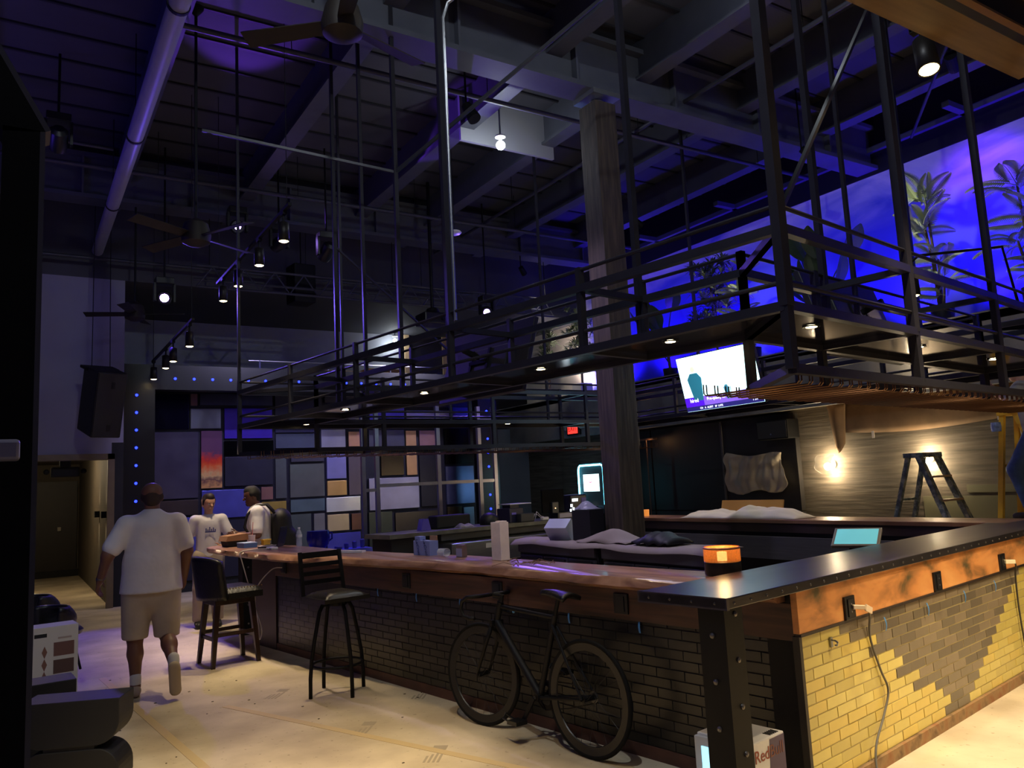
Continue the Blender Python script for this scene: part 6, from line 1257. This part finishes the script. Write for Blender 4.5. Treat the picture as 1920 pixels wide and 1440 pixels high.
def head(c, f, s=1.0, up=vv(0, 0, 1)):
    """head centred at c looking along f: skull, jaw, nose, ears, lips, brow"""
    f = f/np.linalg.norm(f); r = np.cross(f, up); r /= np.linalg.norm(r); u = np.cross(r, f)
    P = lambda a, b, g: c+r*a*s+f*b*s+u*g*s
    o = [(P(0, -.022, .035), P(0, .012, .035), .083*s, .078*s), (P(0, .01, -.02), P(0, .035, -.075), .068*s, .042*s), (P(0, .078, .0), P(0, .098, -.026), .012*s, .016*s, None, .014),
         (P(-.03, .072, .022), P(.03, .072, .022), .014*s, .014*s, None, .02), (P(-.018, .077, -.058), P(.018, .077, -.058), .0085*s, .0085*s, None, .008)]
    for q in (-1, 1): o.append((P(.076*q, -.012, .012), P(.078*q, -.018, -.028), .014*s, .011*s, None, .006))
    return o, P
def figure(name, label, loc, rz, body, face, skin, extras):
    t = thing(name, label, 'person', loc, rz)
    part(skinmesh('body', body, .0085, .03), 'body', skin, t)
    for nm, prims, m, vox, k, zc in extras: part(skinmesh(nm, prims, vox, k, 2, zc), nm, m, t)
    if face is not None:
        wh_ = M('eye white', (220, 215, 210), .3); ir = M('dark iris', (30, 20, 16), .2); lip = M('lip tone', (120, 66, 58), .5)
        for q in (-1, 1):
            p = face(.03*q, .074, .004); part(MB().sph(p, .0125, 10), 'eye', wh_, t, smooth='all'); p2 = face(.03*q+.003, .084, .004); part(MB().sph(p2, .006, 8), 'iris', ir, t, smooth='all')
    return t
def lerp(a, b, k): return a+(b-a)*k
def shrink(a, b, k0, k1): return lerp(a, b, k0), lerp(a, b, k1)
white_t = M('white cotton', (214, 208, 210), .85, var=.04, scale=8, bump=.35, bscale=9); khaki = M('khaki cotton', (176, 160, 140), .85, var=.06, scale=8, bump=.3, bscale=10); blackc = M('black cotton', (18, 18, 22), .85)

def walker():
    sk = M('brown skin', (112, 74, 56), .5); F = vv(0, 1, 0)
    pel = vv(0, 0, .93); hipL, hipR = vv(-.11, 0, .90), vv(.11, -.01, .90)
    knL, knR = vv(-.125, .03, .49), vv(.12, -.02, .50); anL, anR = vv(-.12, -.01, .09), vv(.15, -.33, .27)
    ch = vv(0, .0, 1.36); shL, shR = vv(-.205, -.01, 1.43), vv(.205, -.01, 1.43); neck = vv(0, .0, 1.52); hc = vv(0, .025, 1.66)
    elL, wrL = vv(-.34, -.04, 1.19), vv(-.395, .07, .98); elR, wrR = vv(.28, -.03, 1.18), vv(.27, .08, .96)
    hd, P = head(hc, vv(.05, 1, -.12), 1.05)
    b = [(pel, ch, .135, .135, (1.1, .82, 1)), (ch, vv(0, 0, 1.43), .13, .085), (neck-vv(0, 0, .05), hc-vv(0, .02, .04), .066, .062), (shL, shR, .075, .075)]+hd
    for s_, e_, w_, thv in ((shL, elL, wrL, vv(.3, 1, 0)), (shR, elR, wrR, vv(-.3, 1, 0))): b += [(s_, e_, .062, .05), (e_, w_, .048, .032)]+hand(w_, (w_-e_)+vv(0, .03, -.1), thv, .45 if w_[0] < 0 else -.45)
    for h_, k_, a_ in ((hipL, knL, anL), (hipR, knR, anR)): b += [(h_, k_, .1, .066), (k_, lerp(k_, a_, .35)-vv(0, .012, 0), .062, .062), (lerp(k_, a_, .35), a_, .06, .036)]
    b += [(anL, vv(-.125, .1, .04), .036, .03), (anR, anR+vv(0, -.0, -.12), .036, .03)]
    shirt = [(vv(0, -.0, .84), vv(0, 0, 1.1), .216, .194, (1.17, .86, 1)), (vv(0, 0, 1.1), vv(0, -.01, 1.36), .19, .175, (1.14, .8, 1)), (shL+vv(.02, 0, .0), shR+vv(-.02, 0, .0), .084, .084), (neck+vv(0, 0, -.1), neck+vv(0, 0, -.03), .13, .085, None, .06),
             (shL, lerp(shL, elL, .74), .08, .08), (shR, lerp(shR, elR, .74), .08, .08)]
    short = [(vv(0, 0, .9), vv(0, 0, .84), .185, .175, (1.08, .82, 1)), (hipL, lerp(hipL, knL, 1.0), .13, .105), (hipR, lerp(hipR, knR, 1.0), .13, .105)]
    t = figure('person', 'person in a white shirt and khaki shorts walking away from the camera', (1.03, 7.56, 0), math.radians(-4), b, None, sk,
               [('t_shirt', shirt, white_t, .011, .03, .855), ('shorts', short, khaki, .011, .03, .47)])
    tan = M('taupe trainer', (168, 150, 130), .7); sock = M('white sock', (200, 196, 192), .8)
    def shoe(an, toe, up_, nm):
        d = toe-an; part(skinmesh(nm, [(an+up_*-.035+d*-.12, an+d*.95+up_*-.05, .045, .04, None, .02), (an+up_*-.06+d*-.2, an+d*1.05+up_*-.065, .028, .03, None, .02)], .009, .02), nm, tan, t)
    shoe(anL, anL+vv(.0, .19, -.02), vv(0, 0, 1), 'shoe'); part(skinmesh('shoe', [(anR+vv(0, -.02, .0), anR+vv(.01, .015, -.17), .043, .04, (1.1, .85, 1)), (anR+vv(0, -.055, .0), anR+vv(.01, -.025, -.19), .042, .046, (1.05, .5, 1))], .009, .02), 'shoe', M('tan sole trainer', (178, 160, 132), .7), t)
    part(skinmesh('sock', [(anL+vv(0, 0, .03), anL+vv(0, 0, .075), .046, .046)], .01), 'sock', sock, t); part(skinmesh('sock', [(anR+vv(0, .01, .02), anR+vv(0, .03, .06), .046, .046)], .01), 'sock', sock, t)
    part(skinmesh('cropped_hair', [(P(0, -.035, .02), P(0, -.04, -.03), .074, .066), (P(-.05, -.02, .0), P(.05, -.02, .0), .042, .042)], .01), 'cropped_hair', M('close cropped hair', (52, 34, 27), .7), t)
    part(MB().lathe([(.034, -.012), (.037, 0), (.034, .012)], tuple(lerp(elL, wrL, .93)), 16, False), 'wrist_watch', M('watch metal', (120, 116, 112), .3, .8), t, smooth=True)
walker()
def listener():
    sk = M('fair skin', (190, 142, 116), .5)
    pel = vv(0, 0, .9); ch = vv(0, .0, 1.26); shL, shR = vv(-.165, 0, 1.35), vv(.165, 0, 1.35); hc = vv(0, .03, 1.555); neck = vv(0, 0, 1.42)
    hipL, hipR = vv(-.09, 0, .88), vv(.09, 0, .88); knL, knR = vv(-.1, .03, .48), vv(.11, .05, .48); anL, anR = vv(-.11, 0, .08), vv(.13, .02, .08)
    elL, wrL = vv(-.27, .03, 1.11), vv(-.14, .2, 1.0); elR, wrR = vv(.25, -.02, 1.12), vv(.26, .06, .9)
    hd, P = head(hc, vv(-.42, 1, -.04), .98)
    b = [(pel, ch, .1, .1, (1.06, .76, 1)), (ch, vv(0, 0, 1.34), .095, .07), (neck-vv(0, 0, .05), hc-vv(0, .02, .05), .054, .052), (shL, shR, .06, .06)]+hd
    for s_, e_, w_, dd, tv_ in ((shL, elL, wrL, vv(.1, .1, -.02), vv(0, .2, 1)), (shR, elR, wrR, vv(0, .02, -.1), vv(0, 1, 0))): b += [(s_, e_, .05, .04), (e_, w_, .038, .028)]+hand(w_, dd, tv_, .5, .95)
    b += [(hipL, knL, .08, .055), (knL, anL, .053, .035), (hipR, knR, .08, .055), (knR, anR, .053, .035)]
    shirt = [(vv(0, 0, .88), vv(0, 0, 1.28), .15, .14, (1.06, .8, 1)), (shL, shR, .066, .066), (neck-vv(0, 0, .08), neck-vv(0, 0, .03), .1, .066), (shL, lerp(shL, elL, .7), .066, .07), (shR, lerp(shR, elR, .7), .066, .07)]
    tr = [(vv(0, 0, .88), vv(0, 0, .84), .15, .15, (1.05, .8, 1)), (hipL, knL, .11, .085), (knL, anL+vv(0, 0, .02), .085, .07), (hipR, knR, .11, .085), (knR, anR+vv(0, 0, .02), .085, .07)]
    t = figure('person', 'young person in a white shirt and tan trousers facing the camera at the bar tip', (2.17, 10.95, 0), math.radians(172), b, P, sk, [('t_shirt', shirt, white_t, .01, .022, .87), ('trousers', tr, khaki, .011, .03, .075)])
    for a in (anL, anR): part(skinmesh('shoe', [(a+vv(0, -.03, -.035), a+vv(0, .16, -.045), .045, .04)], .009), 'shoe', M('black trainer', (20, 19, 20), .6), t)
    part(skinmesh('hair', [(P(0, -.02, .07), P(0, .03, .085), .072, .06), (P(0, -.04, .03), P(0, -.05, -.02), .07, .055), (P(-.06, .02, .05), P(-.066, .0, .0), .026, .02), (P(.06, .02, .05), P(.066, .0, .0), .026, .02)], .009), 'hair', M('dark brown hair', (40, 28, 24), .6), t)
    ink = M('navy shirt print', (70, 70, 130), .8); mb = MB()
    for i, hgt in enumerate((.03, .05, .035, .06, .03, .045)): mb.b2(-.075+.022*i-.006, -.075+.022*i+.008, .124, .1255, 1.2, 1.2+hgt)
    mb.b2(-.08, .05, .124, .1255, 1.19, 1.205); part(mb, 'chest_print', ink, t)
listener()
def packer():
    sk = M('deep brown skin', (92, 60, 46), .5)
    pel = vv(0, 0, .94); ch = vv(0, .02, 1.33); shL, shR = vv(-.2, .02, 1.43), vv(.2, .02, 1.43); hc = vv(0, .1, 1.62); neck = vv(0, .03, 1.49)
    hipL, hipR = vv(-.1, 0, .92), vv(.1, 0, .92); knL, knR = vv(-.11, .03, .5), vv(.11, .0, .5); anL, anR = vv(-.11, -.02, .09), vv(.12, -.05, .09)
    elL, wrL = vv(-.26, .02, 1.16), vv(-.16, .26, 1.15); elR, wrR = vv(.25, .03, 1.15), vv(.14, .27, 1.16)
    hd, P = head(hc, vv(-.08, 1, -.1), 1.0)
    b = [(pel, ch, .13, .15, (1.1, .82, 1)), (ch, vv(0, .02, 1.42), .14, .09), (neck-vv(0, 0, .05), hc-vv(0, .03, .05), .06, .058), (shL, shR, .068, .068)]+hd
    for s_, e_, w_, tv_ in ((shL, elL, wrL, vv(0, 0, 1)), (shR, elR, wrR, vv(0, 0, 1))): b += [(s_, e_, .058, .046), (e_, w_, .044, .03)]+hand(w_, (w_-e_), tv_, .6)
    b += [(hipL, knL, .09, .06), (knL, lerp(knL, anL, .4), .058, .056), (lerp(knL, anL, .4), anL, .054, .036), (hipR, knR, .09, .06), (knR, lerp(knR, anR, .4), .058, .056), (lerp(knR, anR, .4), anR, .054, .036)]
    shirt = [(vv(0, 0, .82), vv(0, .02, 1.36), .175, .175, (1.08, .84, 1)), (shL, shR, .078, .078), (neck-vv(0, 0, .08), neck-vv(0, 0, .03), .11, .075), (shL, lerp(shL, elL, .76), .076, .078), (shR, lerp(shR, elR, .76), .076, .078)]
    sh = [(vv(0, 0, .9), vv(0, 0, .84), .16, .16, (1.06, .84, 1)), (hipL, lerp(hipL, knL, .92), .12, .1), (hipR, lerp(hipR, knR, .92), .12, .1)]
    t = figure('person', 'person in a white shirt and black shorts wearing a black backpack, in profile', (2.62, 10.12, 0), math.radians(72), b, P, sk, [('t_shirt', shirt, white_t, .011, .028, .8), ('shorts', sh, blackc, .011, .03, .52)])
    for a in (anL, anR): part(skinmesh('shoe', [(a+vv(0, -.04, -.035), a+vv(0, .17, -.045), .048, .042)], .009), 'shoe', M('white trainer', (214, 210, 208), .6), t)
    part(skinmesh('hair', [(P(0, -.02, .06), P(0, .02, .07), .078, .068), (P(0, -.045, .02), P(0, -.05, -.03), .072, .058), (P(-.055, -.01, .03), P(.055, -.01, .03), .04, .04)], .009), 'hair', M('black hair', (14, 12, 12), .8), t)
    part(skinmesh('goatee', [(P(0, .062, -.085), P(0, .055, -.1), .022, .018)], .008), 'goatee', M('black hair'), t)
    bp_ = thing('backpack', 'black backpack worn by the person in profile', 'backpack', (2.62, 10.12, 0), math.radians(72))
    part(skinmesh('bag', [(vv(0, -.27, .98), vv(0, -.25, 1.33), .15, .13, (1.1, .95, 1)), (vv(0, -.39, .97), vv(0, -.38, 1.12), .09, .08, (1.3, .8, 1))], .011, .04), 'bag', M('black nylon', (14, 13, 16), .6), bp_)
    for s_ in (-1, 1): part(MB().tube([(.12*s_, -.18, 1.4), (.125*s_, -.08, 1.515), (.125*s_, .03, 1.51), (.13*s_, .145, 1.4), (.14*s_, .175, 1.25), (.17*s_, .06, 1.06), (.17*s_, -.14, 1.02)], .018, 6), 'shoulder_strap', M('black nylon'), bp_, smooth='all')
packer()
def worker():
    sk = M('fair skin'); jean = M('blue denim', (60, 84, 124), .85, var=.15, scale=20, bump=.2)
    pel = vv(0, 0, .93); ch = vv(0, .05, 1.33); shL, shR = vv(-.2, .05, 1.43), vv(.2, .05, 1.43); hc = vv(0, .12, 1.64); neck = vv(0, .06, 1.49)
    hipL, hipR = vv(-.1, 0, .92), vv(.1, 0, .92); knL, knR = vv(-.16, .2, .56), vv(.13, .1, .5); anL, anR = vv(-.14, .1, .1), vv(.13, .08, .1)
    elL, wrL = vv(-.33, .14, 1.3), vv(-.26, .33, 1.5); elR, wrR = vv(.3, .2, 1.2), vv(.2, .38, 1.3)
    hd, P = head(hc, vv(0, 1, .1), 1.0)
    b = [(pel, ch, .13, .14, (1.1, .82, 1)), (ch, vv(0, .04, 1.42), .13, .09), (neck-vv(0, 0, .05), hc-vv(0, .03, .05), .057, .055), (shL, shR, .065, .065)]+hd
    for s_, e_, w_ in ((shL, elL, wrL), (shR, elR, wrR)): b += [(s_, e_, .054, .044), (e_, w_, .042, .03)]+hand(w_, w_-e_, vv(0, 0, 1), .7)
    b += [(hipL, knL, .09, .06), (knL, anL, .058, .036), (hipR, knR, .09, .06), (knR, anR, .058, .036)]
    shirt = [(vv(0, 0, .86), vv(0, .05, 1.36), .17, .165, (1.08, .84, 1)), (shL, shR, .082, .082), (neck-vv(0, 0, .08), neck-vv(0, 0, .03), .1, .07), (shL, lerp(shL, elL, .75), .082, .084), (shR, lerp(shR, elR, .75), .082, .084)]
    tr = [(vv(0, 0, .9), vv(0, 0, .84), .155, .155, (1.05, .84, 1)), (hipL, knL, .115, .09), (knL, anL+vv(0, 0, .02), .09, .072), (hipR, knR, .115, .09), (knR, anR+vv(0, 0, .02), .09, .072)]
    t = figure('person', 'worker in blue jeans standing on the yellow stepladder at the right edge', (9.42, 4.2, .93), math.radians(8), b, P, sk, [('shirt', shirt, M('grey work shirt', (150, 146, 140), .85), .011, .028, .86), ('jeans', tr, jean, .011, .03, .1)])
    for a in (anL, anR): part(skinmesh('shoe', [(a+vv(0, -.04, -.035), a+vv(0, .16, -.045), .048, .042)], .009), 'shoe', M('dark work boot', (44, 36, 32), .7), t)
    part(skinmesh('hair', [(P(0, -.02, .065), P(0, .02, .075), .078, .066), (P(0, -.045, .02), P(0, -.05, -.03), .07, .056)], .009), 'hair', M('dark brown hair'), t)
worker()
